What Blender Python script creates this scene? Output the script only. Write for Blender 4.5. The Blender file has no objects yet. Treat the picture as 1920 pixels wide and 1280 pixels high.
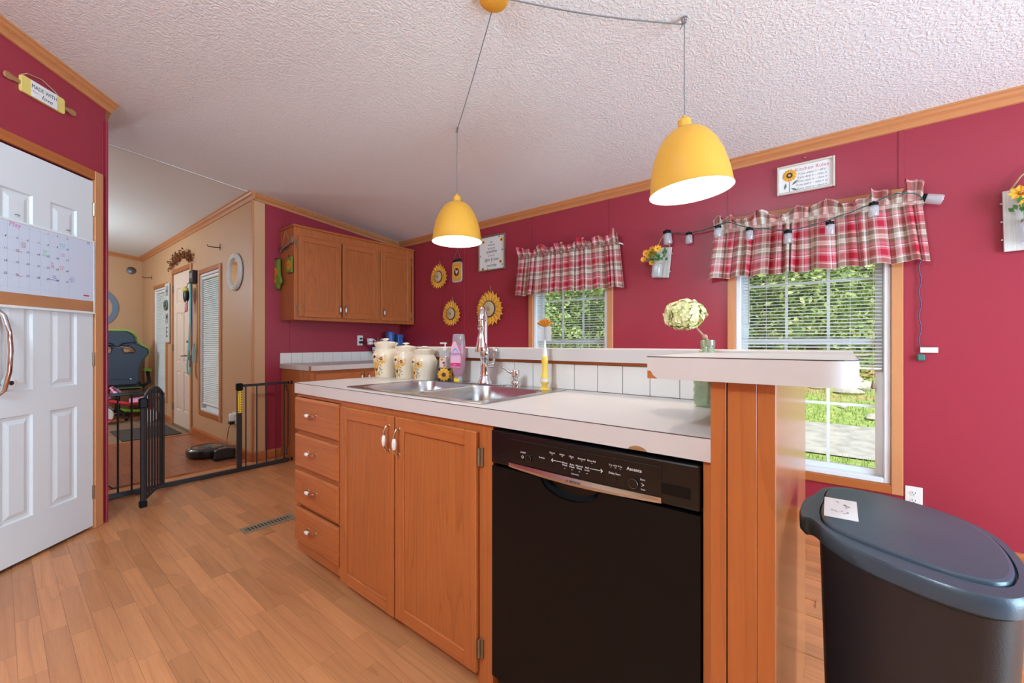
import bpy, bmesh, math, random
from mathutils import Vector, Matrix
random.seed(7)
S = bpy.context.scene
C = S.collection
PI = math.pi
# ------------------------------------------------------------------ camera
FPX, CXP, HZ, H = 773.0, 960.0, 642.0, 1.12          # focal length in px, horizon row, eye height
YAW = math.radians(38.73)
SN, CS = math.sin(YAW), math.cos(YAW)
cam = bpy.data.cameras.new('camera'); camo = bpy.data.objects.new('camera', cam); C.objects.link(camo)
camo.location = (0, 0, H); camo.rotation_euler = (PI/2, 0, YAW)
cam.sensor_width = 36; cam.lens = 36*FPX/1920; cam.shift_y = (HZ-640)/1920; cam.clip_start = .02
S.camera = camo
# ------------------------------------------------------------------ sky, sun, window daylight, exposure
W = bpy.data.worlds.new('sky'); S.world = W; W.use_nodes = True
wn = W.node_tree.nodes; wl = W.node_tree.links
sky = wn.new('ShaderNodeTexSky'); sky.sky_type = 'HOSEK_WILKIE'; sky.turbidity = 3.0; sky.ground_albedo = .3
sky.sun_direction = Vector((.35, -.5, .8)).normalized()
wl.new(sky.outputs[0], wn['Background'].inputs[0]); wn['Background'].inputs[1].default_value = 1.0
sun = bpy.data.lights.new('sun', 'SUN'); sun.energy = 6.2; sun.angle = .02; sun.color = (1, .97, .93)
suno = bpy.data.objects.new('sun', sun); C.objects.link(suno)
suno.rotation_euler = Vector((-.30, .38, -.87)).to_track_quat('-Z', 'Y').to_euler()
def area(name, loc, rot, sx, sy, power, col):
    l = bpy.data.lights.new(name, 'AREA'); l.shape = 'RECTANGLE'; l.size = sx; l.size_y = sy; l.energy = power; l.color = col
    o = bpy.data.objects.new(name, l); C.objects.link(o); o.location = loc; o.rotation_euler = rot
    return o
# daylight of the glazed opening in the right wall (it mirrors in the glossy end post)
area('daylight_right_opening_offscreen', (2.80, 1.25, 1.1), (PI/2, 0, PI/2), 1.7, 1.9, 165, (.54, .80, 1))
def lamp_light(name, loc, power, col, r):
    l = bpy.data.lights.new(name, 'POINT'); l.energy = power; l.color = col; l.shadow_soft_size = r
    o = bpy.data.objects.new(name, l); C.objects.link(o); o.location = loc
# lamps of the house outside the picture: over the kitchen floor (shades under the drawer pulls), on the dining side
# (shadow of the flower plaque), in the living room (its glow in the round mirror)
lamp_light('kitchen_ceiling_lamp_offscreen', (-.9, -1.0, 2.45), 120, (.62, .85, 1), .14)
lamp_light('dining_lamp_right_offscreen', (2.05, 2.4, 1.95), 9, (.66, .86, 1), .05)
lamp_light('living_room_lamp_offscreen', (-7.0, -.35, 1.95), 78, (.70, .88, 1), .12)
S.view_settings.view_transform = 'Standard'; S.view_settings.look = 'None'
S.view_settings.exposure = 0.25; S.view_settings.gamma = 1.0; S.view_settings.use_curve_mapping = False

# ------------------------------------------------------------------ pixel -> place helpers
def ray(px, py):
    u = (px-CXP)/FPX; v = (HZ-py)/FPX
    return Vector((-SN+CS*u, CS+SN*u, v))
def on_y(px, py, Y): d = ray(px, py); t = Y/d.y; return Vector((d.x*t, Y, H+d.z*t))
def on_x(px, py, X): d = ray(px, py); t = X/d.x; return Vector((X, d.y*t, H+d.z*t))
def on_z(px, py, Z): d = ray(px, py); t = (Z-H)/d.z; return Vector((d.x*t, d.y*t, Z))
# ------------------------------------------------------------------ key planes
YW, YT, XC, XF = 3.15, 1.505, -4.33, -9.1          # window wall, tan wall, cupboard wall, far living-room wall
CZ, CSL = 2.36, .10                               # ceiling height at the window wall and its slope
def ceil_z(y): return CZ+CSL*(YW-y)
# ------------------------------------------------------------------ mesh builder
class MB:
    def __init__(s): s.v = []; s.f = []; s.uv = None; s.T = Matrix.Identity(4); s.m = []; s.cm = 0
    def frame(s, M): s.T = M; return s
    def add(s, vs, fs):
        b = len(s.v); s.v += [tuple(s.T @ Vector(p)) for p in vs]
        s.f += [tuple(b+i for i in f) for f in fs]; s.m += [s.cm]*len(fs); return s
    def box(s, x0, x1, y0, y1, z0, z1):
        vs = [(x, y, z) for z in (z0, z1) for y in (y0, y1) for x in (x0, x1)]
        return s.add(vs, [(0, 2, 3, 1), (4, 5, 7, 6), (0, 1, 5, 4), (2, 6, 7, 3), (0, 4, 6, 2), (1, 3, 7, 5)])
    def prism(s, pts, a, b, axis='z'):
        # outline pts (2D) swept along axis from a to b.  axis 'y': pts are (x,z)
        n = len(pts)
        def mk(p, h): return (p[0], p[1], h) if axis == 'z' else ((p[0], h, p[1]) if axis == 'y' else (h, p[0], p[1]))
        vs = [mk(p, a) for p in pts]+[mk(p, b) for p in pts]
        fs = [tuple(range(n)), tuple(range(2*n-1, n-1, -1))]
        fs += [(i, i+n, (i+1) % n+n, (i+1) % n) for i in range(n)]
        return s.add(vs, fs)
    def loft(s, rings, caps=True, closed=True):
        n = len(rings[0]); vs = [p for r in rings for p in r]; fs = []
        for k in range(len(rings)-1):
            for i in range(n if closed else n-1):
                j = (i+1) % n; fs.append((k*n+i, k*n+j, (k+1)*n+j, (k+1)*n+i))
        if caps and closed:
            fs.append(tuple(range(n-1, -1, -1))); L = (len(rings)-1)*n; fs.append(tuple(range(L, L+n)))
        return s.add(vs, fs)
    def lathe(s, prof, c=(0, 0, 0), n=24, axis='z', caps=True):
        rings = []
        for r, h in prof:
            r = max(r, 1e-4); ring = []
            for i in range(n):
                a = 2*PI*i/n; p = (r*math.cos(a), r*math.sin(a))
                q = (p[0], p[1], h) if axis == 'z' else ((p[0], -h, p[1]) if axis == 'y' else (h, p[0], p[1]))
                ring.append((c[0]+q[0], c[1]+q[1], c[2]+q[2]))
            rings.append(ring)
        return s.loft(rings, caps)
    def tube(s, pts, r, n=8, caps=True):
        pts = [Vector(p) for p in pts]; rings = []; up = None
        for i, p in enumerate(pts):
            t = (pts[min(i+1, len(pts)-1)]-pts[max(i-1, 0)])
            if t.length < 1e-9: t = Vector((0, 0, 1))
            t.normalize()
            if up is None: up = Vector((0, 0, 1)) if abs(t.z) < .9 else Vector((1, 0, 0))
            a = t.cross(up)
            if a.length < 1e-6: a = t.cross(Vector((0, 1, 0)))
            a.normalize(); b = a.cross(t).normalized(); up = b
            rr = r[i] if isinstance(r, (list, tuple)) else r
            rings.append([tuple(p+a*rr*math.cos(2*PI*k/n)+b*rr*math.sin(2*PI*k/n)) for k in range(n)])
        return s.loft(rings, caps)
    def ball(s, c, r, n=14, m=8):
        r = (r, r, r) if not isinstance(r, (tuple, list)) else r; rings = []
        for j in range(m+1):
            th = PI*j/m; q = max(math.sin(th), 1e-3)
            rings.append([(c[0]+r[0]*q*math.cos(2*PI*i/n), c[1]+r[1]*q*math.sin(2*PI*i/n), c[2]-r[2]*math.cos(th)) for i in range(n)])
        return s.loft(rings)
    def grid(s, fn, nu, nv, uvfn=None):
        b = len(s.v)
        vs = []; uvs = []
        for j in range(nv+1):
            for i in range(nu+1):
                u, v = i/nu, j/nv; vs.append(fn(u, v)); uvs.append(uvfn(u, v) if uvfn else (u, v))
        fs = [(j*(nu+1)+i, j*(nu+1)+i+1, (j+1)*(nu+1)+i+1, (j+1)*(nu+1)+i) for j in range(nv) for i in range(nu)]
        s.add(vs, fs)
        if s.uv is None: s.uv = {}
        for k, q in enumerate(uvs): s.uv[b+k] = q
        return s
    def mesh(s, name, mats, smooth=False):
        me = bpy.data.meshes.new(name); me.from_pydata(s.v, [], s.f)
        for m in (mats if isinstance(mats, (list, tuple)) else [mats]): me.materials.append(m)
        if len(me.materials) > 1:
            for p, k in zip(me.polygons, s.m): p.material_index = k
        if s.uv:
            L = me.uv_layers.new(name='uv')
            for lp in me.loops: L.data[lp.index].uv = s.uv.get(lp.vertex_index, (0, 0))
        bm = bmesh.new(); bm.from_mesh(me); bmesh.ops.recalc_face_normals(bm, faces=bm.faces); bm.to_mesh(me); bm.free()
        if smooth:
            for p in me.polygons: p.use_smooth = True
            try: me.set_sharp_from_angle(angle=math.radians(40))
            except Exception: pass
        return me
def obj(name, mb, mats, parent=None, smooth=False, bevel=0, loc=None, rot=None, world=False, kind=None, seg=1):
    if isinstance(mb, MB):
        if world and parent is not None:
            inv = (Matrix.Translation(parent.location) @ parent.rotation_euler.to_matrix().to_4x4()).inverted()
            mb.v = [tuple(inv @ Vector(p)) for p in mb.v]
        me = mb.mesh(name, mats, smooth)
    else: me = mb
    o = bpy.data.objects.new(name, me); C.objects.link(o)
    if parent is not None: o.parent = parent
    if loc is not None: o.location = loc
    if rot is not None: o.rotation_euler = rot
    if bevel:
        b = o.modifiers.new('bevel', 'BEVEL'); b.width = bevel; b.segments = seg; b.limit_method = 'ANGLE'; b.angle_limit = .7
    if kind: o['kind'] = kind
    return o
def tag(o, label, cat, group=None):
    o['label'] = label; o['category'] = cat
    if group: o['group'] = group
    return o
def thing(name, label, cat, loc=(0, 0, 0), rotz=0, group=None):
    o = bpy.data.objects.new(name, None); C.objects.link(o); o.empty_display_size = .05
    o.location = loc; o.rotation_euler = (0, 0, rotz)
    return tag(o, label, cat, group)
def struct(name, mb, mats, label=None, smooth=False, bevel=0):
    o = obj(name, mb, mats, smooth=smooth, bevel=bevel); o['kind'] = 'structure'
    if label: o['label'] = label
    return o
def dup(root, loc, rotz=0, label=None):
    r = root.copy(); C.objects.link(r); r.location = loc; r.rotation_euler = (0, 0, rotz)
    if label: r['label'] = label
    for ch in list(root.children):
        c = ch.copy(); C.objects.link(c); c.parent = r
        for g in ch.children:
            d = g.copy(); C.objects.link(d); d.parent = c
    return r
# ------------------------------------------------------------------ materials
def lin(c):
    c = [x/255 for x in c]; return tuple(x/12.92 if x <= .04045 else ((x+.055)/1.055)**2.4 for x in c)+(1,)
def base_mat(name):
    m = bpy.data.materials.new(name); m.use_nodes = True
    return m, m.node_tree.nodes, m.node_tree.links, m.node_tree.nodes['Principled BSDF']
def nd(N, t, **k):
    n = N.new(t)
    for a, b in k.items(): setattr(n, a, b)
    return n
def mixc(N, L, fac, a, b, mode='MIX'):
    n = N.new('ShaderNodeMix'); n.data_type = 'RGBA'; n.blend_type = mode
    for s, v in ((n.inputs[0], fac), (n.inputs[6], a), (n.inputs[7], b)):
        if hasattr(v, 'links') or hasattr(v, 'is_output'): L.new(v, s)
        else: s.default_value = v
    return n.outputs[2]
def math_(N, L, op, a, b=None):
    n = N.new('ShaderNodeMath'); n.operation = op
    for s, v in ((n.inputs[0], a), (n.inputs[1], b)):
        if v is None: continue
        if hasattr(v, 'is_output'): L.new(v, s)
        else: s.default_value = v
    return n.outputs[0]
def ramp(N, L, fac, stops, const=False):
    n = N.new('ShaderNodeValToRGB'); r = n.color_ramp
    if const: r.interpolation = 'CONSTANT'
    while len(r.elements) < len(stops): r.elements.new(.5)
    for e, (p, c) in zip(r.elements, stops): e.position = p; e.color = c
    L.new(fac, n.inputs[0]); return n.outputs[0]
MT = {}
def plain(name, col, rough=.5, metal=0, coat=0, emit=0, alpha=1, trans=0, ior=1.45, bump=0, bscale=80, var=0, spec=.5):
    m, N, L, P = base_mat(name); c = lin(col)
    P.inputs['Base Color'].default_value = c; P.inputs['Roughness'].default_value = rough; P.inputs['Metallic'].default_value = metal
    P.inputs['Specular IOR Level'].default_value = spec
    if coat: P.inputs['Coat Weight'].default_value = coat; P.inputs['Coat Roughness'].default_value = .08
    if trans: P.inputs['Transmission Weight'].default_value = trans; P.inputs['IOR'].default_value = ior
    if emit: P.inputs['Emission Color'].default_value = c; P.inputs['Emission Strength'].default_value = emit
    if bump or var:
        tc = N.new('ShaderNodeTexCoord'); no = nd(N, 'ShaderNodeTexNoise'); no.inputs['Scale'].default_value = bscale; no.inputs['Detail'].default_value = 3
        L.new(tc.outputs['Object'], no.inputs['Vector'])
        if bump:
            b = N.new('ShaderNodeBump'); b.inputs['Strength'].default_value = bump; b.inputs['Distance'].default_value = .002
            L.new(no.outputs[0], b.inputs['Height']); L.new(b.outputs[0], P.inputs['Normal'])
        if var:
            n2 = nd(N, 'ShaderNodeTexNoise'); n2.inputs['Scale'].default_value = 6; L.new(tc.outputs['Object'], n2.inputs['Vector'])
            d = tuple(x*(1-var) for x in c[:3])+(1,)
            L.new(mixc(N, L, ramp(N, L, n2.outputs[0], [(.35, (0, 0, 0, 1)), (.7, (1, 1, 1, 1))]), c, d), P.inputs['Base Color'])
    MT[name] = m; return m
def wood(name, light, dark, axis='z', rough=.38, freq=9, ringf=5, rnd=0.0, grain=.5, coat=0, world=False):
    m, N, L, P = base_mat(name)
    tc = N.new('ShaderNodeTexCoord'); mp = N.new('ShaderNodeMapping'); oi = N.new('ShaderNodeObjectInfo')
    st = {'x': (.05, 1, 1), 'y': (1, .05, 1), 'z': (1, 1, .05)}[axis]; mp.inputs['Scale'].default_value = st
    add = nd(N, 'ShaderNodeVectorMath', operation='ADD'); rv = nd(N, 'ShaderNodeVectorMath', operation='SCALE')
    cmb = N.new('ShaderNodeCombineXYZ')
    for k in range(3): L.new(oi.outputs['Random'], cmb.inputs[k])
    rv.inputs['Scale'].default_value = 9.7; L.new(cmb.outputs[0], rv.inputs[0])
    L.new(tc.outputs['Object'], mp.inputs[0]); L.new(mp.outputs[0], add.inputs[0]); L.new(rv.outputs[0], add.inputs[1])
    big = N.new('ShaderNodeTexNoise'); big.inputs['Scale'].default_value = ringf; big.inputs['Detail'].default_value = 1.5
    L.new(add.outputs[0], big.inputs['Vector'])
    ring = math_(N, L, 'FRACT', math_(N, L, 'MULTIPLY', big.outputs[0], freq*1.6))
    rr = ramp(N, L, ring, [(0, (1, 1, 1, 1)), (.12, (.45, .45, .45, 1)), (.6, (0, 0, 0, 1)), (1, (.25, .25, .25, 1))])
    fib = N.new('ShaderNodeTexNoise'); fib.inputs['Scale'].default_value = 160; fib.inputs['Detail'].default_value = 3; L.new(add.outputs[0], fib.inputs['Vector'])
    f2 = ramp(N, L, fib.outputs[0], [(.35, (0, 0, 0, 1)), (.75, (1, 1, 1, 1))])
    fac = math_(N, L, 'ADD', math_(N, L, 'MULTIPLY', rr, grain*.75), math_(N, L, 'MULTIPLY', f2, grain*.45))
    col = mixc(N, L, fac, lin(light), lin(dark))
    if rnd:
        sh = math_(N, L, 'ADD', math_(N, L, 'MULTIPLY', oi.outputs['Random'], rnd), 1-rnd/2)
        cc = N.new('ShaderNodeCombineColor')
        for k in range(3): L.new(sh, cc.inputs[k])
        col = mixc(N, L, 1.0, col, cc.outputs[0], 'MULTIPLY')
    L.new(col, P.inputs['Base Color']); P.inputs['Roughness'].default_value = rough
    if coat: P.inputs['Coat Weight'].default_value = coat; P.inputs['Coat Roughness'].default_value = .2
    b = N.new('ShaderNodeBump'); b.inputs['Strength'].default_value = .12; b.inputs['Distance'].default_value = .001
    L.new(fac, b.inputs['Height']); L.new(b.outputs[0], P.inputs['Normal'])
    MT[name] = m; return m
def wallpaint(name, col, rough, bump=.15, sc=90):
    m, N, L, P = base_mat(name)
    tc = N.new('ShaderNodeTexCoord'); n1 = N.new('ShaderNodeTexNoise'); n1.inputs['Scale'].default_value = sc; n1.inputs['Detail'].default_value = 4
    n2 = N.new('ShaderNodeTexNoise'); n2.inputs['Scale'].default_value = 1.3
    L.new(tc.outputs['Object'], n1.inputs['Vector']); L.new(tc.outputs['Object'], n2.inputs['Vector'])
    c = lin(col); d = tuple(x*.96 for x in c[:3])+(1,)
    L.new(mixc(N, L, n2.outputs[0], c, d), P.inputs['Base Color']); P.inputs['Roughness'].default_value = rough
    b = N.new('ShaderNodeBump'); b.inputs['Strength'].default_value = bump; b.inputs['Distance'].default_value = .002
    L.new(n1.outputs[0], b.inputs['Height']); L.new(b.outputs[0], P.inputs['Normal']); MT[name] = m; return m
wallpaint('burgundy', (160, 46, 64), .34); wallpaint('tan', (210, 164, 122), .5, .06)
def ceiling_mat():
    m, N, L, P = base_mat('ceiling_texture')
    tc = N.new('ShaderNodeTexCoord')
    n0 = N.new('ShaderNodeTexNoise'); n0.inputs['Scale'].default_value = 30; n0.inputs['Detail'].default_value = 1
    mp = nd(N, 'ShaderNodeVectorMath', operation='SCALE'); mp.inputs['Scale'].default_value = .03
    ad = nd(N, 'ShaderNodeVectorMath', operation='ADD')
    L.new(tc.outputs['Object'], n0.inputs['Vector']); L.new(n0.outputs['Color'], mp.inputs[0]); L.new(tc.outputs['Object'], ad.inputs[0]); L.new(mp.outputs[0], ad.inputs[1])
    n1 = N.new('ShaderNodeTexNoise'); n1.inputs['Scale'].default_value = 78; n1.inputs['Detail'].default_value = 2.5
    L.new(ad.outputs[0], n1.inputs['Vector'])
    h = ramp(N, L, n1.outputs[0], [(.42, (0, 0, 0, 1)), (.62, (1, 1, 1, 1))])
    b = N.new('ShaderNodeBump'); b.inputs['Strength'].default_value = .36; b.inputs['Distance'].default_value = .006
    L.new(h, b.inputs['Height']); L.new(b.outputs[0], P.inputs['Normal'])
    P.inputs['Base Color'].default_value = lin((238, 239, 240)); P.inputs['Roughness'].default_value = .9
    MT['ceil'] = m
ceiling_mat()
plain('ceil_smooth', (232, 232, 231), .9, bump=.1, bscale=120)
OAKL, OAKD = (188, 107, 54), (134, 66, 28)
wood('oak_v', OAKL, OAKD, 'z'); wood('oak_h', OAKL, OAKD, 'x'); wood('oak_y', OAKL, OAKD, 'y')
wood('oak_panel', (186, 107, 54), (136, 68, 30), 'z', freq=14, ringf=7, grain=.62)
wood('crown', (204, 136, 86), (176, 106, 60), 'x', rough=.45, grain=.4); wood('crown_y', (204, 136, 86), (176, 106, 60), 'y', rough=.45, grain=.4)
wood('casing', (208, 142, 94), (182, 114, 68), 'z', rough=.45, grain=.35)
wood('post', (188, 104, 50), (140, 70, 28), 'z', rough=.28, grain=.4, freq=5, coat=.3)
wood('post_gloss', (178, 112, 66), (128, 74, 38), 'z', rough=.26, grain=.4, freq=5, coat=.8)
wood('strip_floor', (204, 138, 90), (152, 90, 54), 'x', rough=.28, rnd=.34, grain=.5, freq=8)
wood('living_floor', (182, 108, 70), (122, 62, 36), 'x', rough=.3, rnd=.2, grain=.7, freq=7)
wood('slate', (150, 118, 92), (104, 82, 66), 'x', rough=.5, rnd=.3, grain=.6)
plain('grout', (190, 150, 112), .8)
wood('barnwood', (214, 210, 204), (150, 142, 132), 'z', rough=.7, grain=.7)
wood('pale_wood', (214, 200, 186), (190, 174, 158), 'x', rough=.5, grain=.4)
wood('brown_frame', (140, 104, 84), (96, 68, 52), 'z', rough=.5)
wood('tanwood', (176, 128, 84), (136, 92, 56), 'x', rough=.5)
plain('seam', (120, 34, 54), .4); plain('floor_base', (120, 76, 44), .6)
plain('door_white', (226, 228, 229), .42, bump=.05, bscale=200); plain('white', (236, 236, 234), .45); plain('vinyl', (236, 238, 240), .35)
plain('door_cream', (232, 206, 186), .45)
plain('laminate', (214, 205, 200), .35, var=.03); plain('dark_line', (70, 56, 52), .6)
plain('tile', (236, 230, 224), .22, var=.03)
plain('steel', (190, 190, 190), .26, metal=1, var=.06); plain('chrome', (225, 225, 228), .07, metal=1); plain('nickel', (196, 182, 160), .25, metal=1)
plain('steel_dark', (120, 120, 120), .3, metal=1); plain('bronze', (138, 114, 86), .45, metal=.35)
plain('black_gloss', (16, 15, 16), .2, coat=.15, spec=.35); plain('black_satin', (13, 11, 11), .4, spec=.18); plain('black', (18, 18, 19), .5); plain('gate_black', (42, 42, 46), .42)
plain('ceramic', (240, 236, 230), .12, coat=.6)
plain('yellow_shade', (232, 170, 58), .45); plain('shade_inner', (250, 244, 232), .5); plain('cord_grey', (120, 120, 120), .6)
plain('bulb', (255, 236, 205), .4, emit=14)
plain('crock', (240, 222, 196), .18, coat=.5); plain('register', (146, 128, 106), .5, metal=.2); plain('petal', (246, 180, 66), .6, var=.12); plain('petal_dark', (196, 122, 30), .6); plain('seed', (86, 48, 34), .7); plain('leafgrey', (110, 124, 112), .7)
plain('disc_beige', (206, 188, 150), .7, bump=.4, bscale=300); plain('disc_line', (90, 52, 36), .6); plain('disc_mid', (190, 150, 100), .7)
plain('paper', (236, 234, 232), .6); plain('ink', (60, 58, 60), .6); plain('ink_grey', (130, 130, 136), .6); plain('ink_red', (206, 92, 104), .6)
plain('board_blue', (214, 220, 234), .3); plain('board_line', (180, 188, 206), .4); plain('cork', (190, 128, 84), .85, bump=.5, bscale=400, var=.15); plain('alu', (200, 203, 206), .35, metal=.6)
plain('m_black', (34, 34, 40), .5); plain('m_pink', (214, 140, 190), .5); plain('m_red', (206, 72, 84), .5); plain('m_cyan', (96, 190, 224), .5); plain('m_green', (110, 200, 150), .5); plain('m_orange', (232, 122, 88), .5); plain('m_purple', (96, 92, 180), .5); plain('m_blue', (72, 120, 196), .5); plain('m_brown', (176, 100, 110), .5)
plain('yellow_check', (240, 214, 120), .6, var=.15)
plain('twine', (188, 160, 120), .8); plain('dawn_pink', (240, 110, 160), .12, trans=.35, coat=.4); plain('dawn_label', (248, 190, 214), .35); plain('dawn_blue', (40, 84, 170), .4); plain('dawn_dark', (226, 60, 130), .35); plain('sky_blue', (110, 180, 230), .4)
def glassy(name, col, fac, rough=.03, diff=0):
    m, N, L, P = base_mat(name); N.remove(P); o = N['Material Output']
    t = N.new('ShaderNodeBsdfTransparent'); t.inputs[0].default_value = lin(col)
    g = N.new('ShaderNodeBsdfGlossy'); g.inputs['Roughness'].default_value = rough
    x = N.new('ShaderNodeMixShader'); x.inputs[0].default_value = fac
    L.new(t.outputs[0], x.inputs[1]); L.new(g.outputs[0], x.inputs[2])
    if diff:
        d = N.new('ShaderNodeBsdfDiffuse'); d.inputs[0].default_value = lin(col); y = N.new('ShaderNodeMixShader'); y.inputs[0].default_value = diff
        L.new(x.outputs[0], y.inputs[1]); L.new(d.outputs[0], y.inputs[2]); x = y
    L.new(x.outputs[0], o.inputs[0]); MT[name] = m
glassy('glass', (245, 250, 250), .04); glassy('jar_glass', (240, 242, 244), .10, diff=.30); glassy('clear_plastic', (240, 240, 244), .08, .1, .22); glassy('vase_glass', (228, 236, 216), .10, diff=.14); glassy('vase_blue', (206, 230, 234), .12, diff=.3)
plain('screen_teal', (70, 120, 120), .5); plain('can_black', (34, 34, 38), .42, bump=.15, bscale=300); plain('can_lid_sheen', (64, 80, 94), .30, bump=.12, bscale=260, var=.12)  # lid colour has the window's bluish reflection painted into black plastic
plain('blue_tub', (58, 98, 168), .35); plain('sticker', (244, 210, 60), .4)
plain('green_acc', (140, 200, 50), .45); plain('leather', (44, 56, 72), .38, bump=.2, bscale=250); plain('leather_d', (24, 28, 36), .4)
plain('pink', (238, 150, 190), .35); plain('pinkred', (214, 50, 70), .35); plain('lilac', (226, 190, 226), .4); plain('tyre_white', (234, 230, 226), .45)
plain('hoop', (112, 132, 156), .5); plain('twig', (110, 68, 38), .8); plain('berry', (140, 84, 40), .6); plain('teal', (92, 184, 180), .55); plain('bag_yellow', (220, 206, 90), .5)
plain('mitt_green', (118, 136, 46), .8, bump=.3); plain('mitt_orange', (232, 140, 40), .8, var=.3); plain('mitt_dark', (96, 60, 40), .8); plain('iron', (60, 56, 54), .5, metal=.5); plain('gun', (150, 144, 144), .45, metal=.5)
plain('flower_orange', (246, 178, 46), .6, var=.2); plain('leaf_green', (70, 128, 60), .6, var=.25); plain('leaf_light', (140, 170, 70), .6)
plain('hyd', (244, 238, 184), .7, var=.08); plain('hyd2', (230, 228, 156), .7); plain('stem', (176, 136, 110), .7)
plain('bristle', (214, 140, 40), .5); plain('brush_yellow', (244, 202, 84), .35); plain('nylon', (232, 230, 230), .5)
plain('soap_peach', (246, 216, 190), .3); plain('sage', (96, 140, 104), .6); plain('blind', (232, 234, 234), .45)
plain('cord_green', (66, 92, 88), .6); plain('cord_navy', (74, 78, 110), .6); plain('plug_green', (60, 120, 108), .5)
plain('gravel', (196, 190, 184), .9, bump=1, bscale=18, var=.3); plain('rock', (206, 196, 186), .9, bump=.6, bscale=6, var=.3); plain('trunk', (104, 84, 66), .9)
plain('robot', (30, 32, 36), .25, coat=.4); plain('robot_top', (58, 66, 72), .2, coat=.6); plain('mat_dark', (70, 62, 58), .95)
plain('mirror', (235, 225, 205), .05, metal=1); plain('frame_grey', (226, 224, 222), .45)
def leafmat(name, a, b):
    m, N, L, P = base_mat(name); g = N.new('ShaderNodeNewGeometry')
    col = ramp(N, L, g.outputs['Random Per Island'], [(0, lin(a)), (1, lin(b))])
    P.inputs['Roughness'].default_value = .55
    tr = N.new('ShaderNodeBsdfTranslucent'); L.new(col, P.inputs['Base Color']); L.new(col, tr.inputs[0])
    x = N.new('ShaderNodeMixShader'); x.inputs[0].default_value = .35
    L.new(P.outputs[0], x.inputs[1]); L.new(tr.outputs[0], x.inputs[2]); L.new(x.outputs[0], N['Material Output'].inputs[0]); MT[name] = m
leafmat('foliage', (110, 152, 70), (214, 228, 140)); leafmat('foliage_dark', (80, 126, 62), (176, 204, 112)); leafmat('grassblade', (140, 170, 84), (200, 214, 130))
def ground_mat():
    m, N, L, P = base_mat('lawn'); tc = N.new('ShaderNodeTexCoord')
    a = N.new('ShaderNodeTexNoise'); a.inputs['Scale'].default_value = 9; a.inputs['Detail'].default_value = 6
    b = N.new('ShaderNodeTexNoise'); b.inputs['Scale'].default_value = .55; b.inputs['Detail'].default_value = 3
    L.new(tc.outputs['Object'], a.inputs['Vector']); L.new(tc.outputs['Object'], b.inputs['Vector'])
    g = ramp(N, L, a.outputs[0], [(.3, lin((122, 146, 74))), (.7, lin((182, 196, 116)))])
    f = ramp(N, L, b.outputs[0], [(.52, (0, 0, 0, 1)), (.66, (1, 1, 1, 1))])
    L.new(mixc(N, L, f, g, lin((196, 150, 116))), P.inputs['Base Color']); P.inputs['Roughness'].default_value = .9; MT['lawn'] = m
ground_mat()
def plaid_mat():
    m, N, L, P = base_mat('plaid'); uv = N.new('ShaderNodeUVMap'); sp = N.new('ShaderNodeSeparateXYZ'); L.new(uv.outputs[0], sp.inputs[0])
    cream, red, pink, taupe, white, dk = (lin(c) for c in ((226, 208, 190), (200, 34, 58), (224, 134, 146), (160, 126, 108), (240, 232, 224), (118, 66, 66)))
    st = [(0, cream), (.08, white), (.12, taupe), (.28, white), (.32, pink), (.38, red), (.58, pink), (.66, white), (.70, red), (.73, pink), (.84, taupe), (.95, white)]
    fu = math_(N, L, 'FRACT', sp.outputs[0]); fv = math_(N, L, 'FRACT', sp.outputs[1])
    c1 = ramp(N, L, fu, st, True); c2 = ramp(N, L, fv, st, True)
    L.new(mixc(N, L, .55, c1, c2), P.inputs['Base Color']); P.inputs['Roughness'].default_value = .85
    tr = N.new('ShaderNodeBsdfTranslucent'); L.new(mixc(N, L, .55, c1, c2), tr.inputs[0]); x = N.new('ShaderNodeMixShader'); x.inputs[0].default_value = .25
    L.new(P.outputs[0], x.inputs[1]); L.new(tr.outputs[0], x.inputs[2]); L.new(x.outputs[0], N['Material Output'].inputs[0])
    MT['plaid'] = m
plaid_mat()
def M(n): return MT[n]
def text(parent, s, loc, size, mat, name='lettering', align='CENTER', shear=0, rot=0, sx=1.0, depth=.0002, spacing=1.0, flat=False):
    cu = bpy.data.curves.new(name, 'FONT'); cu.body = s; cu.size = size; cu.align_x = align; cu.align_y = 'CENTER'; cu.shear = shear; cu.extrude = depth
    cu.resolution_u = 2; cu.space_character = spacing; cu.space_line = .95
    t = bpy.data.objects.new(name, cu); me = bpy.data.meshes.new_from_object(t); bpy.data.objects.remove(t); bpy.data.curves.remove(cu)
    me.materials.clear(); me.materials.append(MT[mat])
    R = Matrix.Rotation(0 if flat else PI/2, 4, 'X') @ Matrix.Rotation(rot, 4, 'Z') @ Matrix.Diagonal((sx, 1, 1, 1)); me.transform(R)
    return obj(name, me, None, parent, loc=loc)
def rrect(x0, x1, y0, y1, r, n=5):
    pts = []
    for cx, cy, a0 in ((x1-r, y0+r, -PI/2), (x1-r, y1-r, 0), (x0+r, y1-r, PI/2), (x0+r, y0+r, PI)):
        pts += [(cx+r*math.cos(a0+PI/2*k/n), cy+r*math.sin(a0+PI/2*k/n)) for k in range(n+1)]
    return pts
def circ(cx, cy, rx, ry=None, n=20, a0=0): ry = ry or rx; return [(cx+rx*math.cos(a0+2*PI*i/n), cy+ry*math.sin(a0+2*PI*i/n)) for i in range(n)]
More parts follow.
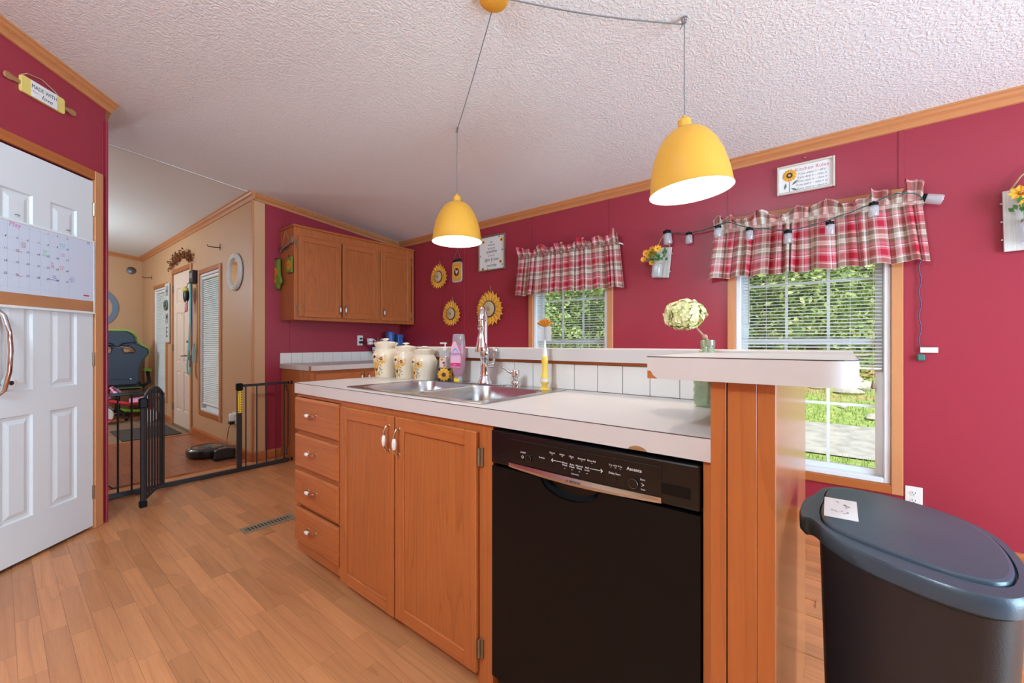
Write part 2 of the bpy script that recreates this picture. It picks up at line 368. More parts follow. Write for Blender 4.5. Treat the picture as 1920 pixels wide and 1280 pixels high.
# ================================================================== THE SETTING
def wall_holes(name, mat, a0, a1, ztop, holes, M4, th=.1):
    """wall along local x from a0 to a1 (y = 0 .. th into the wall), top ztop(x), with rectangular holes (x0,x1,z0,z1)"""
    mb = MB().frame(M4); xs = sorted({a0, a1} | {h[0] for h in holes} | {h[1] for h in holes})
    for x0, x1 in zip(xs, xs[1:]):
        zs = [0]
        for h in sorted(holes, key=lambda q: q[2]):
            if h[0] <= x0+1e-6 and h[1] >= x1-1e-6: zs += [h[2], h[3]]
        zs.append(None)
        for k in range(0, len(zs), 2):
            lo, hi = zs[k], zs[k+1]
            if hi is not None and hi-lo < 1e-4: continue
            t0, t1 = (ztop(x0), ztop(x1)) if hi is None else (hi, hi)
            mb.prism([(x0, lo), (x1, lo), (x1, t1), (x0, t0)], 0, th, 'y')
    return struct(name, mb, M(mat))
def frame_at(x, y, rz): return Matrix.Translation((x, y, 0)) @ Matrix.Rotation(rz, 4, 'Z')
I4 = Matrix.Identity(4)
# window rectangles (outer edge of the wooden casing)
WZ0, WZ1, CW = .27, 1.975, .05
W1 = (-2.315, -1.462); W2 = (-.618, .262); W3 = (-5.99, -5.2); W4 = (-8.27, -7.47); DR = (-7.17, -6.33)
def hole(w): return (w[0]+CW, w[1]-CW, WZ0+CW, WZ1-CW)
wall_holes('wall_back', 'burgundy', XC, 2.75, lambda x: CZ, [hole(W1), hole(W2)], frame_at(0, YW, 0), .12)
wall_holes('wall_living', 'tan', XF, XC, lambda x: ceil_z(YT), [hole(W3), hole(W4), (DR[0], DR[1], 0, 2.05)], frame_at(0, YT, 0), .1)
mb = MB(); mb.prism([(YT+.1, 0), (YW, 0), (YW, CZ), (YT+.1, ceil_z(YT+.1))], XC-.1, XC, 'x'); wl_left = struct('wall_left', mb, M('burgundy'))
mb = MB(); mb.prism([(-2.75, 0), (YT, 0), (YT, ceil_z(YT)), (-2.75, ceil_z(-2.75))], XF-.1, XF, 'x'); struct('wall_far', mb, M('tan'))
PA = Vector((-3.594, .421)); PD = Vector((1, -1)).normalized(); PRZ = math.radians(135)
PF = frame_at(PA.x, PA.y, PRZ)                     # pantry wall: local -x runs towards the camera side, local -y faces the kitchen
def p_loc(px, py):                                  # pixel -> (local x, z) on the pantry wall
    d = ray(px, py); t = (PA.x+PA.y)/(d.x+d.y); q = d*t; s = (Vector((q.x, q.y))-PA).dot(PD); return -s, H+d.z*t
PDX0, PDX1, PDZ = -.70, -.09, 2.10
def pz(x): q = PA+PD*(-x); return ceil_z(q.y)
wall_holes('wall_pantry', 'burgundy', -1.2, 0, pz, [(PDX0, PDX1, 0, PDZ)], PF, .09)
PE = PA+PD*1.2
mb = MB(); mb.prism([(-4.35, .331), (-3.6, .331), (-3.6, .415), (-4.35, .415)], 0, ceil_z(.42), 'z'); struct('wall_return', mb, M('burgundy'))
mb = MB(); mb.prism([(-2.75, 0), (PE.y, 0), (PE.y, ceil_z(PE.y)), (-2.75, ceil_z(-2.75))], PE.x-.1, PE.x, 'x'); struct('wall_fridge_side', mb, M('burgundy'))
mb = MB(); mb.prism([(-2.75, 0), (.331, 0), (.331, ceil_z(.331)), (-2.75, ceil_z(-2.75))], -4.35, -4.25, 'x'); struct('wall_divider', mb, M('tan'))
wall_holes('wall_rear', 'tan', -2.75, 9.1, lambda x: ceil_z(-2.75), [], frame_at(0, -2.75, PI), .1)
wall_holes('wall_right', 'burgundy', -YW, 2.75, lambda x: ceil_z(-x), [(-2.1, -.4, .05, 2.05)], frame_at(2.75, 0, -PI/2), .1)
# ceiling
def ceil_slab(x0, x1): return MB().add([(x0, -2.85, ceil_z(-2.85)), (x1, -2.85, ceil_z(-2.85)), (x1, YW+.12, ceil_z(YW+.12)), (x0, YW+.12, ceil_z(YW+.12))] + [(x0, -2.85, ceil_z(-2.85)+.08), (x1, -2.85, ceil_z(-2.85)+.08), (x1, YW+.12, ceil_z(YW+.12)+.08), (x0, YW+.12, ceil_z(YW+.12)+.08)], [(0, 1, 2, 3), (7, 6, 5, 4), (0, 4, 5, 1), (1, 5, 6, 2), (2, 6, 7, 3), (3, 7, 4, 0)])
ce = struct('ceiling', ceil_slab(XC, 2.85), M('ceil'))
mb = MB(); y0, y1 = -2.7, YT-.03
ce2 = struct('ceiling', ceil_slab(XF-.1, XC-.0005).add([], []), M('ceil_smooth'))
mb.add([(XC-.012, y0, ceil_z(y0)-.004), (XC+.004, y0, ceil_z(y0)-.004), (XC+.004, y1, ceil_z(y1)-.004), (XC-.012, y1, ceil_z(y1)-.004)]+[(XC-.012, y0, ceil_z(y0)), (XC+.004, y0, ceil_z(y0)), (XC+.004, y1, ceil_z(y1)), (XC-.012, y1, ceil_z(y1))], [(0, 1, 2, 3), (0, 4, 5, 1), (1, 5, 6, 2), (2, 6, 7, 3), (3, 7, 4, 0)])
obj('joint_strip', mb, M('white'), ce2)
# crown mouldings
CPROF = [(0, 0), (.05, 0), (.05, .010), (.043, .014), (.036, .026), (.022, .036), (.014, .046), (.010, .060), (0, .062)]
ntrim = [0]
def crown(p0, p1, n, mat='crown'):
    ntrim[0] += 1; n = Vector(n).normalized(); mb = MB()
    R = []
    for p in (p0, p1):
        p = Vector(p); R.append([tuple(p+Vector((n.x*o, n.y*o, -d+CSL*(-n.y*o)))) for o, d in CPROF])
    mb.loft(R); return struct('trim_%d' % ntrim[0], mb, M(mat), 'honey oak crown moulding where wall meets ceiling')
e = .0005
crown((XC, YW, CZ), (2.75, YW, CZ), (0, -1))
crown((XC, YT-.0, ceil_z(YT)), (XC, YW, CZ), (1, 0), 'crown_y')
crown((XF, YT, ceil_z(YT)), (XC+.05, YT, ceil_z(YT)), (0, -1))
crown((XF, -2.75, ceil_z(-2.75)), (XF, YT, ceil_z(YT)), (1, 0), 'crown_y')
q0 = PA-PD*.035; q1 = PA+PD*1.2; crown((q0.x, q0.y, ceil_z(q0.y)), (q1.x, q1.y, ceil_z(q1.y)), (1, 1), 'crown')
crown((-3.59, .415, ceil_z(.415)), (-4.33, .415, ceil_z(.415)), (0, 1), 'crown')
# wall panel battens (parts of their wall)
wb = bpy.data.objects['wall_back']; wp = bpy.data.objects['wall_pantry']
for px, w in ((870, .022), (1000, .014), (1145, .02), (1369, .026), (1690, .026)):
    x = on_y(px, 400, YW).x; z0 = 1.0 if px == 870 else WZ1+.005
    obj('panel_batten', MB().box(x-w/2, x+w/2, YW-.004, YW, .08 if px == 870 else z0, CZ-.06), M('burgundy'), wb, bevel=.001)
yb = on_x(545, 620, XC).y
obj('panel_batten', MB().box(XC, XC+.004, yb-.01, yb+.01, 1.0, 2.4), M('burgundy'), wl_left, bevel=.001)
obj('corner_batten', MB().box(XC, XC+.012, YW-.012, YW, .95, CZ-.06), M('burgundy'), wl_left, bevel=.002)
obj('corner_batten', MB().box(XC-.03, XC+.012, YT-.012, YT, .09, ceil_z(YT)-.06), M('casing'), bpy.data.objects['wall_living'], bevel=.002)
for x0, x1, o_ in ((-.009, .006, .012), (-.026, -.020, .003)): obj('corner_batten', MB().frame(PF).box(x0, x1, -o_, 0, .0, 2.5), M('burgundy'), wp, bevel=.002)
obj('corner_batten', MB().frame(PF).box(.0, .008, -.004, .085, .0, 2.5), M('burgundy'), wp, bevel=.003)
# ------------------------------------------------------------------ floors
fl = struct('floor', MB().box(XF-.1, 2.85, -2.85, YT+.1, -.06, -.004).box(XC-.1, 2.85, YT+.1, YW+.12, -.06, -.004), M('strip_floor'), 'honey wood strip flooring')
SW, SLN = .066, .45
strip_me = MB().box(0, SLN-.0006, 0, SW-.0006, -.004, 0).mesh('floor_strip', M('strip_floor'))
rs = random.Random(3)
cnt = 0
for i in range(int(4.0/SW)):
    y = -.75+i*SW; off = (i % 3)*.19+rs.random()*.16+(i*.137 % .45)
    for k in range(-1, 13):
        x = -4.40+k*SLN-off % SLN
        if x > 1.2 or x < -4.37: continue
        if y > 1.0 and x > -2.3 and x < -.35: continue
        if y > 1.9 and x < -.3: continue
        if x+y < -3.65 and y < .36: continue
        vis = False
        for cx_, cy_ in ((x, y), (x+SLN, y), (x, y+SW), (x+SLN, y+SW), (x+SLN/2, y+SW/2)):
            f_ = -SN*cx_+CS*cy_; r_ = CS*cx_+SN*cy_
            if f_ > .3 and -30 < CXP+FPX*r_/f_ < 1950 and HZ+FPX*H/f_ < 1310: vis = True
        if not vis or cnt >= 300: continue
        if .93 < y and x+SLN > -2.19 and x < -.1 and y < 1.8: continue
        obj('floor_strip', strip_me, None, fl, loc=(x, y, 0)); cnt += 1
lf_me = MB().box(0, 1.19, 0, .1285, -.004, 0).mesh('floor_plank', M('living_floor'))
for i in range(12):
    for k in range(4):
        x = -9.0+k*1.19*1.0-(i % 3)*.4+.3; y = -.05+i*.129
        if x < -9.1 or -8.12 < x+1.19 and x < -6.22 and not (x > -6.6): continue
        if x+1.19 > -4.4: continue
        obj('floor_plank', lf_me, None, fl, loc=(x, y, 0))
obj('floor_underlay', MB().box(-6.2, -4.40, -.3, YT, -.0039, -.001).box(XF, -8.12, -.3, YT, -.0039, -.001), M('living_floor'), fl)
obj('tile_grout', MB().box(-8.1, -6.24, -.3, YT, -.0039, -.0015), M('grout'), fl)
ti_me = MB().box(0, .303, 0, .303, -.004, .001).mesh('slate_tile', M('slate'))
for i in range(6):
    for k in range(6): obj('slate_tile', ti_me, None, fl, loc=(-8.098+i*.31, YT-.305-k*.31, 0))
for nm, x in (('transition_strip', -4.385), ('transition_strip', -6.23), ('transition_strip', -8.12)):
    obj(nm, MB().prism([(x-.022, -.002), (x+.022, -.002), (x+.012, .008), (x-.012, .008)], .0, YT, 'y'), M('oak_y'), fl)
# baseboards
def baseb(name, p0, p1, n, mat='oak_h', hgt=.085):
    n = Vector(n); mb = MB(); R = []
    for p in (p0, p1):
        p = Vector(p); R.append([tuple(p+Vector((n.x*o, n.y*o, z))) for o, z in ((0, 0), (.014, 0), (.014, hgt-.02), (.006, hgt), (0, hgt))])
    mb.loft(R); return struct(name, mb, M(mat), 'honey oak baseboard')
baseb('baseboard_living', (DR[1]+.06, YT, 0), (XC, YT, 0), (0, -1, 0)); baseb('baseboard_living', (XF, YT, 0), (DR[0]-.06, YT, 0), (0, -1, 0))
baseb('baseboard_left', (XC, YT-.014, 0), (XC, 1.748, 0), (1, 0, 0), 'oak_y'); baseb('baseboard_far', (XF, -.5, 0), (XF, YT, 0), (1, 0, 0), 'oak_y')
baseb('baseboard_back', (-.6, YW, 0), (2.7, YW, 0), (0, -1, 0))
# ------------------------------------------------------------------ windows
def window(n, w, Y, label, cols=3, rows=2, mid=1.125):
    r = bpy.data.objects.new('window_%d' % n, None); C.objects.link(r); r.location = ((w[0]+w[1])/2, Y, WZ0); r['kind'] = 'structure'; r['label'] = label
    x0, x1 = w; a = CW
    for nm, b in (('casing_side', (x0, x0+a, WZ0, WZ1)), ('casing_side', (x1-a, x1, WZ0, WZ1))):
        obj(nm, MB().box(b[0], b[1], Y-.018, Y, b[2], b[3]), M('casing'), r, world=True, bevel=.003)
    for b in ((x0+a, x1-a, WZ0, WZ0+a), (x0+a, x1-a, WZ1-a, WZ1)):
        obj('casing_rail', MB().box(b[0], b[1], Y-.017, Y, b[2], b[3]), M('oak_h'), r, world=True, bevel=.003)
    x0 += a; x1 -= a; z0, z1 = WZ0+a, WZ1-a
    j = MB().box(x0, x0+.03, Y-.004, Y+.1, z0, z1).box(x1-.03, x1, Y-.004, Y+.1, z0, z1).box(x0+.03, x1-.03, Y-.004, Y+.1, z0, z0+.03).box(x0+.03, x1-.03, Y-.004, Y+.1, z1-.03, z1)
    obj('vinyl_frame', j, M('vinyl'), r, world=True, bevel=.004)
    x0 += .03; x1 -= .03; z0 += .03; z1 -= .03
    for nm, za, zb, ya in (('lower_sash', z0, mid+.02, Y+.042), ('upper_sash', mid-.02, z1, Y+.07)):
        s = .034
        sash = obj(nm, MB().box(x0, x0+s, ya, ya+.026, za, zb).box(x1-s, x1, ya, ya+.026, za, zb).box(x0+s, x1-s, ya, ya+.026, za, za+s).box(x0+s, x1-s, ya, ya+.026, zb-s, zb), M('vinyl'), r, world=True, bevel=.003)
        inv = Matrix.Translation(-Vector(r.location))
        def sub(nm2, mb, mt):
            mb.v = [tuple(inv @ Vector(p)) for p in mb.v]; return obj(nm2, mb, M(mt), sash)
        for k in range(1, cols):
            x = x0+s+(x1-x0-2*s)*k/cols; sub('muntin', MB().box(x-.008, x+.008, ya+.008, ya+.016, za+s, zb-s), 'vinyl')
        for k in range(1, rows):
            z = za+s+(zb-za-2*s)*k/rows; sub('muntin', MB().box(x0+s, x1-s, ya+.0085, ya+.0155, z-.008, z+.008), 'vinyl')
        sub('pane', MB().box(x0+s-.004, x1-s+.004, ya+.017, ya+.020, za+s-.004, zb-s+.004), 'glass')
    return r
window(1, W1, YW, 'smaller-looking white vinyl window with plaid valance behind the sink')
window(2, W2, YW, 'white vinyl window with wooden casing behind the trash can')
window(3, W3, YT, 'tall narrow window with closed blinds between front door and round mirror', 1, 1)
window(4, W4, YT, 'tall window with closed blinds beside the black gaming chair', 1, 1)
def blind(w, Y, zb, tilt, pitch, label, mat, name='window_blind'):
    x0, x1 = w[0]+CW+.036, w[1]-CW-.036; zt = WZ1-CW-.035; L = x1-x0
    r = thing(name, label, 'blind', ((x0+x1)/2, Y+.019, zb), 0, 'mini blinds in the windows')
    obj('headrail', MB().box(-L/2, L/2, -.014, .014, zt-zb-.028, zt-zb), M('white'), r, bevel=.002)
    obj('bottom_rail', MB().box(-L/2, L/2, -.012, .012, 0, .012), M('white'), r, bevel=.003)
    sm = MB().loft([[(x, -.0125*math.cos(tilt)*1, -.0125*math.sin(tilt)), (x, 0, .0022), (x, .0125*math.cos(tilt), .0125*math.sin(tilt)), (x, .0120*math.cos(tilt), .0125*math.sin(tilt)-.0009), (x, 0, .0013), (x, -.0120*math.cos(tilt), -.0125*math.sin(tilt)-.0009)] for x in (-L/2, L/2)]).mesh('slat', M(mat))
    z = .024; 
    while z < zt-zb-.036:
        obj('slat', sm, None, r, loc=(0, 0, z)); z += pitch
    for sx in (-.3, .3): obj('ladder_cord', MB().box(sx*L-.0008, sx*L+.0008, -.0150, -.0142, .01, zt-zb-.03), M('white'), r)
    return r
b1 = blind(W1, YW, .75, .22, .021, 'white mini blind tilted open in the window behind the faucet', 'blind')
b2 = blind(W2, YW, on_y(1640, 693, YW).z, .25, .021, 'white mini blind half lowered in the window behind the trash can', 'blind')
xw = on_y(1404, 560, YW).x-b2.location.x; obj('tilt_wand', MB().tube([(xw, -.017, .92), (xw, -.018, .28)], .004, 6), M('gun'), b2)
xw = on_y(1637, 560, YW).x-b2.location.x
obj('pull_cord', MB().tube([(xw, -.017, .9), (xw, -.017, -.06)], .0014, 5), M('twine'), b2)
obj('tassel', MB().lathe([(.003, .0), (.011, -.045), (.008, -.05)], (xw, -.017, -.06), 8), M('brown_frame'), b2)
blind(W3, YT, .40, 1.0, .0225, 'white mini blind tilted shut in window beside the round mirror', 'blind')
blind(W4, YT, .40, 1.0, .0225, 'white mini blind tilted shut in window by the gaming chair', 'blind')
# ------------------------------------------------------------------ panelled doors
def panel_door(root, x0, x1, z0, z1, mat, yf, th=.036, rows=((.10, .355), (.415, .74), (.80, .90)), stile=.17):
    """six panel door slab in the root's frame, face at y=yf (room side = -y)"""
    w = x1-x0; h = z1-z0; sw = w*stile; cs = w*.15
    cols = [(x0+sw, x0+w/2-cs/2), (x0+w/2+cs/2, x1-sw)]
    holes = [(a, b, z0+h*r0, z0+h*r1) for a, b in cols for r0, r1 in rows]
    mb = MB(); xs = sorted({x0, x1}|{h_[0] for h_ in holes}|{h_[1] for h_ in holes})
    for a, b in zip(xs, xs[1:]):
        zs = [z0]
        for q in sorted(holes, key=lambda t: t[2]):
            if q[0] <= a+1e-6 and q[1] >= b-1e-6: zs += [q[2], q[3]]
        zs.append(z1)
        for k in range(0, len(zs), 2): mb.box(a, b, yf, yf+th, zs[k], zs[k+1])
    slab = obj('slab', mb, M(mat), root)
    for a, b, c, d in holes:
        i1, i2 = .020, .042; p = MB()
        R = [[(a, yf, c), (b, yf, c), (b, yf, d), (a, yf, d)]]
        for ins, dep in ((.006, .010), (.020, .010), (.042, .002)):
            R.append([(a+ins, yf+dep, c+ins), (b-ins, yf+dep, c+ins), (b-ins, yf+dep, d-ins), (a+ins, yf+dep, d-ins)])
        p.loft(R, caps=False); n = len(p.v); p.f.append((n-4, n-3, n-2, n-1)); p.m.append(0)
        obj('panel', p, M(mat), root)
    return slab
# pantry door
dr = bpy.data.objects.new('door_1', None); C.objects.link(dr); dr.location = (PA.x, PA.y, 0); dr.rotation_euler = (0, 0, PRZ); dr['kind'] = 'structure'; dr['label'] = 'white six-panel pantry door carrying the whiteboard calendar'
panel_door(dr, PDX0+.004, PDX1-.006, .018, PDZ-.012, 'door_white', -.006)
for b in ((PDX1, PDX1+.055, 0, PDZ+.055), (PDX0-.055, PDX0, 0, PDZ+.055)):
    obj('casing_side', MB().box(b[0], b[1], -.016, 0, b[2], b[3]), M('casing'), dr, bevel=.003)
obj('casing_head', MB().box(PDX0, PDX1, -.015, 0, PDZ, PDZ+.055), M('oak_h'), dr, bevel=.003)
obj('door_stop', MB().box(PDX1-.005, PDX1-.001, -.003, .04, 0, PDZ-.001), M('casing'), dr)
for z in (1.92, 1.02, .22):
    obj('hinge', MB().lathe([(.005, -.04), (.005, .04)], (PDX1-.004, -.012, z), 8).box(PDX1-.012, PDX1, -.009, -.0065, z-.04, z+.04), M('nickel'), dr)
hx = p_loc(-6, 650)[0]
obj('pull_handle', MB().tube([(hx, -.006, 1.27), (hx, -.03, 1.25), (hx, -.052, 1.17), (hx, -.058, 1.08), (hx, -.052, .98), (hx, -.03, .89), (hx, -.006, .87)], .011, 10), M('chrome'), dr, smooth=True)
lx, lz = p_loc(14, 718)
lk = obj('child_lock', MB().lathe([(.032, -.007), (.031, .006), (.024, .010), (.001, .010)], (lx, -.006, lz), 20, 'y').prism(rrect(lx-.07, lx, lz-.028, lz-.01, .008), -.012, -.0065, 'y'), M('white'), dr, smooth=True)
obj('lock_button', MB().lathe([(.011, .0101), (.011, .013), (.006, .013), (.005, .011)], (lx, -.006, lz), 14, 'y'), M('steel_dark'), lk)
# front door
dr2 = bpy.data.objects.new('door_2', None); C.objects.link(dr2); dr2.location = (0, YT, 0); dr2['kind'] = 'structure'; dr2['label'] = 'cream six-panel front door between two tall windows'
panel_door(dr2, DR[0]+.004, DR[1]-.004, .02, 2.045, 'door_cream', .005)
for b in ((DR[0]-.055, DR[0], 0, 2.105), (DR[1], DR[1]+.055, 0, 2.105)): obj('casing_side', MB().box(b[0], b[1], -.016, 0, b[2], b[3]), M('casing'), dr2, bevel=.003)
obj('casing_head', MB().box(DR[0], DR[1], -.016, 0, 2.05, 2.105), M('oak_h'), dr2, bevel=.003)
obj('threshold', MB().box(DR[0], DR[1], -.02, .1, 0.001, .018), M('bronze'), dr2)
kx = DR[1]-.075
obj('deadbolt', MB().lathe([(.03, -.005), (.03, .012), (.012, .016), (.012, .03)], (kx, .002, 1.13), 14, 'y'), M('steel_dark'), dr2, smooth=True)
lv = obj('lever_plate', MB().prism(rrect(kx-.03, kx+.03, .90, 1.03, .02), -.012, .0049, 'y'), M('bronze'), dr2, bevel=.003)
obj('lever', MB().tube([(kx, -.012, .955), (kx, -.05, .955), (kx-.03, -.055, .955), (kx-.12, -.055, .95)], .010, 8), M('gun'), lv, smooth=True)
for z in (1.85, 1.05, .25): obj('hinge', MB().box(DR[0]-.002, DR[0]+.010, -.012, .004, z-.045, z+.045), M('bronze'), dr2)
obj('peephole', MB().lathe([(.008, 0), (.008, .006)], ((DR[0]+DR[1])/2, .004, 1.5), 10, 'y'), M('steel_dark'), dr2)
# ------------------------------------------------------------------ yard outside
def gz(y): 
    return -.6 if y < 8 else (-.6+.15*(y-8) if y < 16 else .6+.05*(y-16))
g = MB(); ys = [1.75, 3.4, 5, 8, 10, 12, 14, 16, 24, 60]
rg = random.Random(5)
for ya, yb_ in zip(ys, ys[1:]): g.add([(-50, ya, gz(ya)), (40, ya, gz(ya)), (40, yb_, gz(yb_)), (-50, yb_, gz(yb_))], [(0, 1, 2, 3)])
go = obj('lawn', g, M('lawn'), kind='stuff'); tag(go, 'sunny grass bank rising outside the windows', 'grass')
gp = MB().add([(-40, 7.9, gz(7.9)+.02), (30, 7.9, gz(7.9)+.02), (30, 9.5, gz(9.5)+.02), (-40, 9.5, gz(9.5)+.02)], [(0, 1, 2, 3)])
tag(obj('gravel_path', gp, M('gravel'), kind='stuff'), 'pale gravel path crossing the lawn outside', 'path')
bl = MB(); rb = random.Random(11)
for _ in range(26000):
    x = rb.uniform(-12, 3.2); y = 3.8+rb.random()**.8*10
    if 7.85 < y < 9.5 or x > .8+y*.12 or x < -.35*y-.6 and x > -.62*y+.8: continue
    h_ = rb.uniform(.05, .12); a = rb.uniform(0, PI); dx, dy = .007*math.cos(a), .007*math.sin(a); lx_, ly_ = rb.uniform(-.04, .04), rb.uniform(-.04, .04); z = gz(y)
    bl.v += [(x-dx, y-dy, z), (x+dx, y+dy, z), (x+lx_, y+ly_, z+h_)]; n = len(bl.v); bl.f.append((n-3, n-2, n-1)); bl.m.append(0)
tag(obj('grass_blades', bl, M('grassblade'), kind='stuff'), 'short tufts of grass on the bank outside', 'grass')
def rock_mesh(seed):
    r_ = random.Random(seed); m_ = MB().ball((0, 0, 0), (1, .7, .45), 9, 6); m_.v = [tuple(c*(1+r_.uniform(-.18, .18)) for c in p) for p in m_.v]; return m_.mesh('rock', M('rock'), True)
rocks = [rock_mesh(k) for k in range(3)]
for k, (px, Y, s_) in enumerate(((1590, 11.9, .26), (1618, 12.4, .34), (1580, 10.7, .12), (1532, 12.2, .16), (1640, 10.1, .18), (1600, 13.1, .3))):
    x = on_y(px, 700, Y).x; o = obj('rock', rocks[k % 3], None, loc=(x, Y, gz(Y)+.1*s_), rot=(0, 0, k)); o.scale = (s_, s_, s_); tag(o, 'weathered pale rock lying on the grass bank outside', 'rock', 'rocks on the grass bank')
def crown_mesh(seed, n, mat, rx, rz):
    r_ = random.Random(seed); v = []; f = []
    lumps = [(r_.uniform(-rx*.6, rx*.6), r_.uniform(-rx*.6, rx*.6), r_.uniform(rz*.35, rz*1.75), r_.uniform(.35, .6)*rx) for _ in range(26)]
    for _ in range(n):
        L = r_.choice(lumps); d = Vector((r_.gauss(0, 1), r_.gauss(0, 1), r_.gauss(0, 1))).normalized()*L[3]*r_.uniform(.75, 1.05); p = Vector(L[:3])+d
        nrm = (d.normalized()+Vector((r_.uniform(-.6, .6), r_.uniform(-.6, .6), r_.uniform(-.2, .9)))).normalized()
        a = nrm.orthogonal().normalized(); a.rotate(Matrix.Rotation(r_.uniform(0, 6.3), 3, nrm)); b = nrm.cross(a); s1 = r_.uniform(.06, .12); s2 = s1*.5; q = len(v)
        v += [tuple(p-a*s1), tuple(p+b*s2), tuple(p+a*s1), tuple(p-b*s2)]; f.append((q, q+1, q+2, q+3))
    me = bpy.data.meshes.new('foliage'); me.from_pydata(v, [], f); me.materials.append(M(mat)); return me
crowns = [crown_mesh(21, 7000, 'foliage', 1.7, 1.9), crown_mesh(22, 7000, 'foliage_dark', 1.9, 2.1), crown_mesh(23, 6500, 'foliage', 1.6, 1.7)]
trunk_me = MB().tube([(0, 0, 0), (.05, .02, 1.2), (0, .05, 2.6)], [.13, .1, .05], 8).mesh('trunk', M('trunk'), True)
rt = random.Random(31)
for row, (Y0, n) in enumerate(((14.4, 12), (20.5, 9))):
    for k in range(n):
        x = (-22.5+k*2.75 if row == 0 else -24+k*4.2)+rt.uniform(-.3, .3); y = Y0+rt.uniform(-.5, .9); kind = (k+row) % 3
        t = thing('leafy_tree', ['bright green leafy tree growing beyond the lawn', 'dark green leafy tree growing beyond the lawn', 'low spreading green tree growing beyond the lawn'][kind], 'tree', (x, y, gz(y)), rt.uniform(0, 6), 'trees beyond the lawn')
        o = obj('foliage', crowns[kind], None, t, kind='stuff'); sc = 1.0 if row == 0 else 1.5; o.scale = (sc, sc, sc)
        obj('trunk', trunk_me, None, t)
# ================================================================== PENINSULA
YC, YF = .958, .968                                # worktop front edge, cabinet face frame
CT, CB = .914, .862                                # worktop top / underside
XL, XPL, XPR = -2.205, -.220, -.103                 # worktop left end, end-panel faces
YB = 1.562                                         # tile face
LZ = 1.0930                                         # ledge top
def bow_pull(parent, c, horiz=True, L=.075):
    """ceramic-grip bow pull; sub-parts: metal bow and white grip.  c = centre on the face (local), face looks -y"""
    x, y, z = c
    P_ = [(-L/2, 0), (-L/2, .014), (-L*.32, .024), (L*.32, .024), (L/2, .014), (L/2, 0)]
    pts = [((x+a, y-b, z) if horiz else (x, y-b, z+a)) for a, b in P_]
    obj('handle', MB().tube(pts, .0038, 7).ball(pts[0], (.007, .003, .007) , 8, 5).ball(pts[-1], (.007, .003, .007), 8, 5), M('nickel'), parent, smooth=True)
    a, b = (-L*.34, L*.12) if horiz else (-L*.28, L*.16)
    g = [(a, .005), (a+.006, .0075), ((a+b)/2, .0095), (b-.006, .0075), (b, .005)]
    pp = [((x+q, y-.024, z) if horiz else (x, y-.024, z+q)) for q, r in g]
    obj('handle_grip', MB().tube(pp, [r for q, r in g], 10), M('ceramic'), parent, smooth=True)
def frame_door(root, x0, x1, z0, z1, y, pull=None, hinges=None, name='door', rail=.052, wd='oak'):
    th = .018; r = rail
    d = obj(name, MB().box(x0, x0+r, y, y+th, z0, z1).box(x1-r, x1, y, y+th, z0, z1), M(wd+'_v'), root, bevel=.003)
    obj('rail', MB().box(x0+r, x1-r, y+.0005, y+th, z0, z0+r), M(wd+'_h'), d, bevel=.003)
    obj('rail', MB().box(x0+r, x1-r, y+.0005, y+th, z1-r, z1), M(wd+'_h'), d, bevel=.003)
    obj('door_panel', MB().box(x0+r-.004, x1-r+.004, y+.008, y+.014, z0+r-.004, z1-r+.004), M(wd+'_panel'), d)
    if pull: bow_pull(d, (pull[0], y, pull[1]), False, .095)
    for hx_, sgn in (hinges or []):
        for z in (z0+.08, z1-.08):
            obj('hinge', MB().box(min(hx_, hx_+sgn*.014), max(hx_, hx_+sgn*.014), y+.012, y+.0175, z-.03, z+.03).lathe([(.004, -.028), (.004, .028)], (hx_, y+.008, z), 8), M('bronze'), d)
    return d
xa, xb = -2.195, -1.752                             # drawer unit
dc = thing('drawer_cabinet', 'oak base cabinet with four drawers at the end of the peninsula', 'cabinet', (xa, YF, 0))
w = xb-xa
obj('carcass', MB().box(0, w-.001, .02, YB-YF, .06, CB).box(.02, w-.001, .07, YB-YF, 0, .06), M('oak_v'), dc)
obj('face_frame', MB().box(0, .03, 0, .0199, .06, CB).box(w-.02, w-.001, 0, .0199, .06, CB).box(.03, w-.02, 0.0003, .0199, .06, .115).box(.03, w-.02, .0003, .0199, .845, CB).box(.03, w-.02, .0003, .0199, .29, .30).box(.03, w-.02, .0003, .0199, .47, .49).box(.03, w-.02, .0003, .0199, .655, .675), M('oak_v'), dc)
for z0, z1 in ((.676, .842), (.491, .657), (.306, .472), (.112, .286)):
    f = MB(); a, b, y0, y1 = .003, w-.008, -.019, -.0005; c_ = .012
    f.loft([[(a, y1, z0), (b, y1, z0), (b, y1, z1), (a, y1, z1)], [(a, -.011, z0), (b, -.011, z0), (b, -.011, z1), (a, -.011, z1)], [(a+c_, y0, z0+c_*.8), (b-c_, y0, z0+c_*.8), (b-c_, y0, z1-c_*.8), (a+c_, y0, z1-c_*.8)]])
    d = obj('drawer', f, M('oak_h'), dc); bow_pull(d, ((a+b)/2-.02, y0, (z0+z1)/2+.01), True)
xs0, xs1 = xb, -.852
sc = thing('sink_cabinet', 'oak base cabinet with two framed doors below the sink', 'cabinet', (xs0, YF, 0)); w = xs1-xs0
obj('carcass', MB().box(.001, .019, .02, YB-YF, .06, CB).box(w-.018, w, .02, YB-YF, .0, CB).box(.019, w-.018, .02, YB-YF, .06, .078).box(.019, w-.018, YB-YF-.012, YB-YF, .078, CB).box(.001, w-.018, .07, .085, 0, .06), M('oak_v'), sc)
obj('face_frame', MB().box(.001, .03, 0, .0199, .06, CB).box(w-.065, w, 0, .0199, .02, CB).box(.03, w-.065, .0003, .0199, .06, .085).box(.03, w-.065, .0003, .0199, .82, CB).box(.39, .43, .0004, .0198, .085, .82), M('oak_v'), sc)
frame_door(sc, .010, .408, .062, .836, -.0185, pull=(.408-.028, .75))
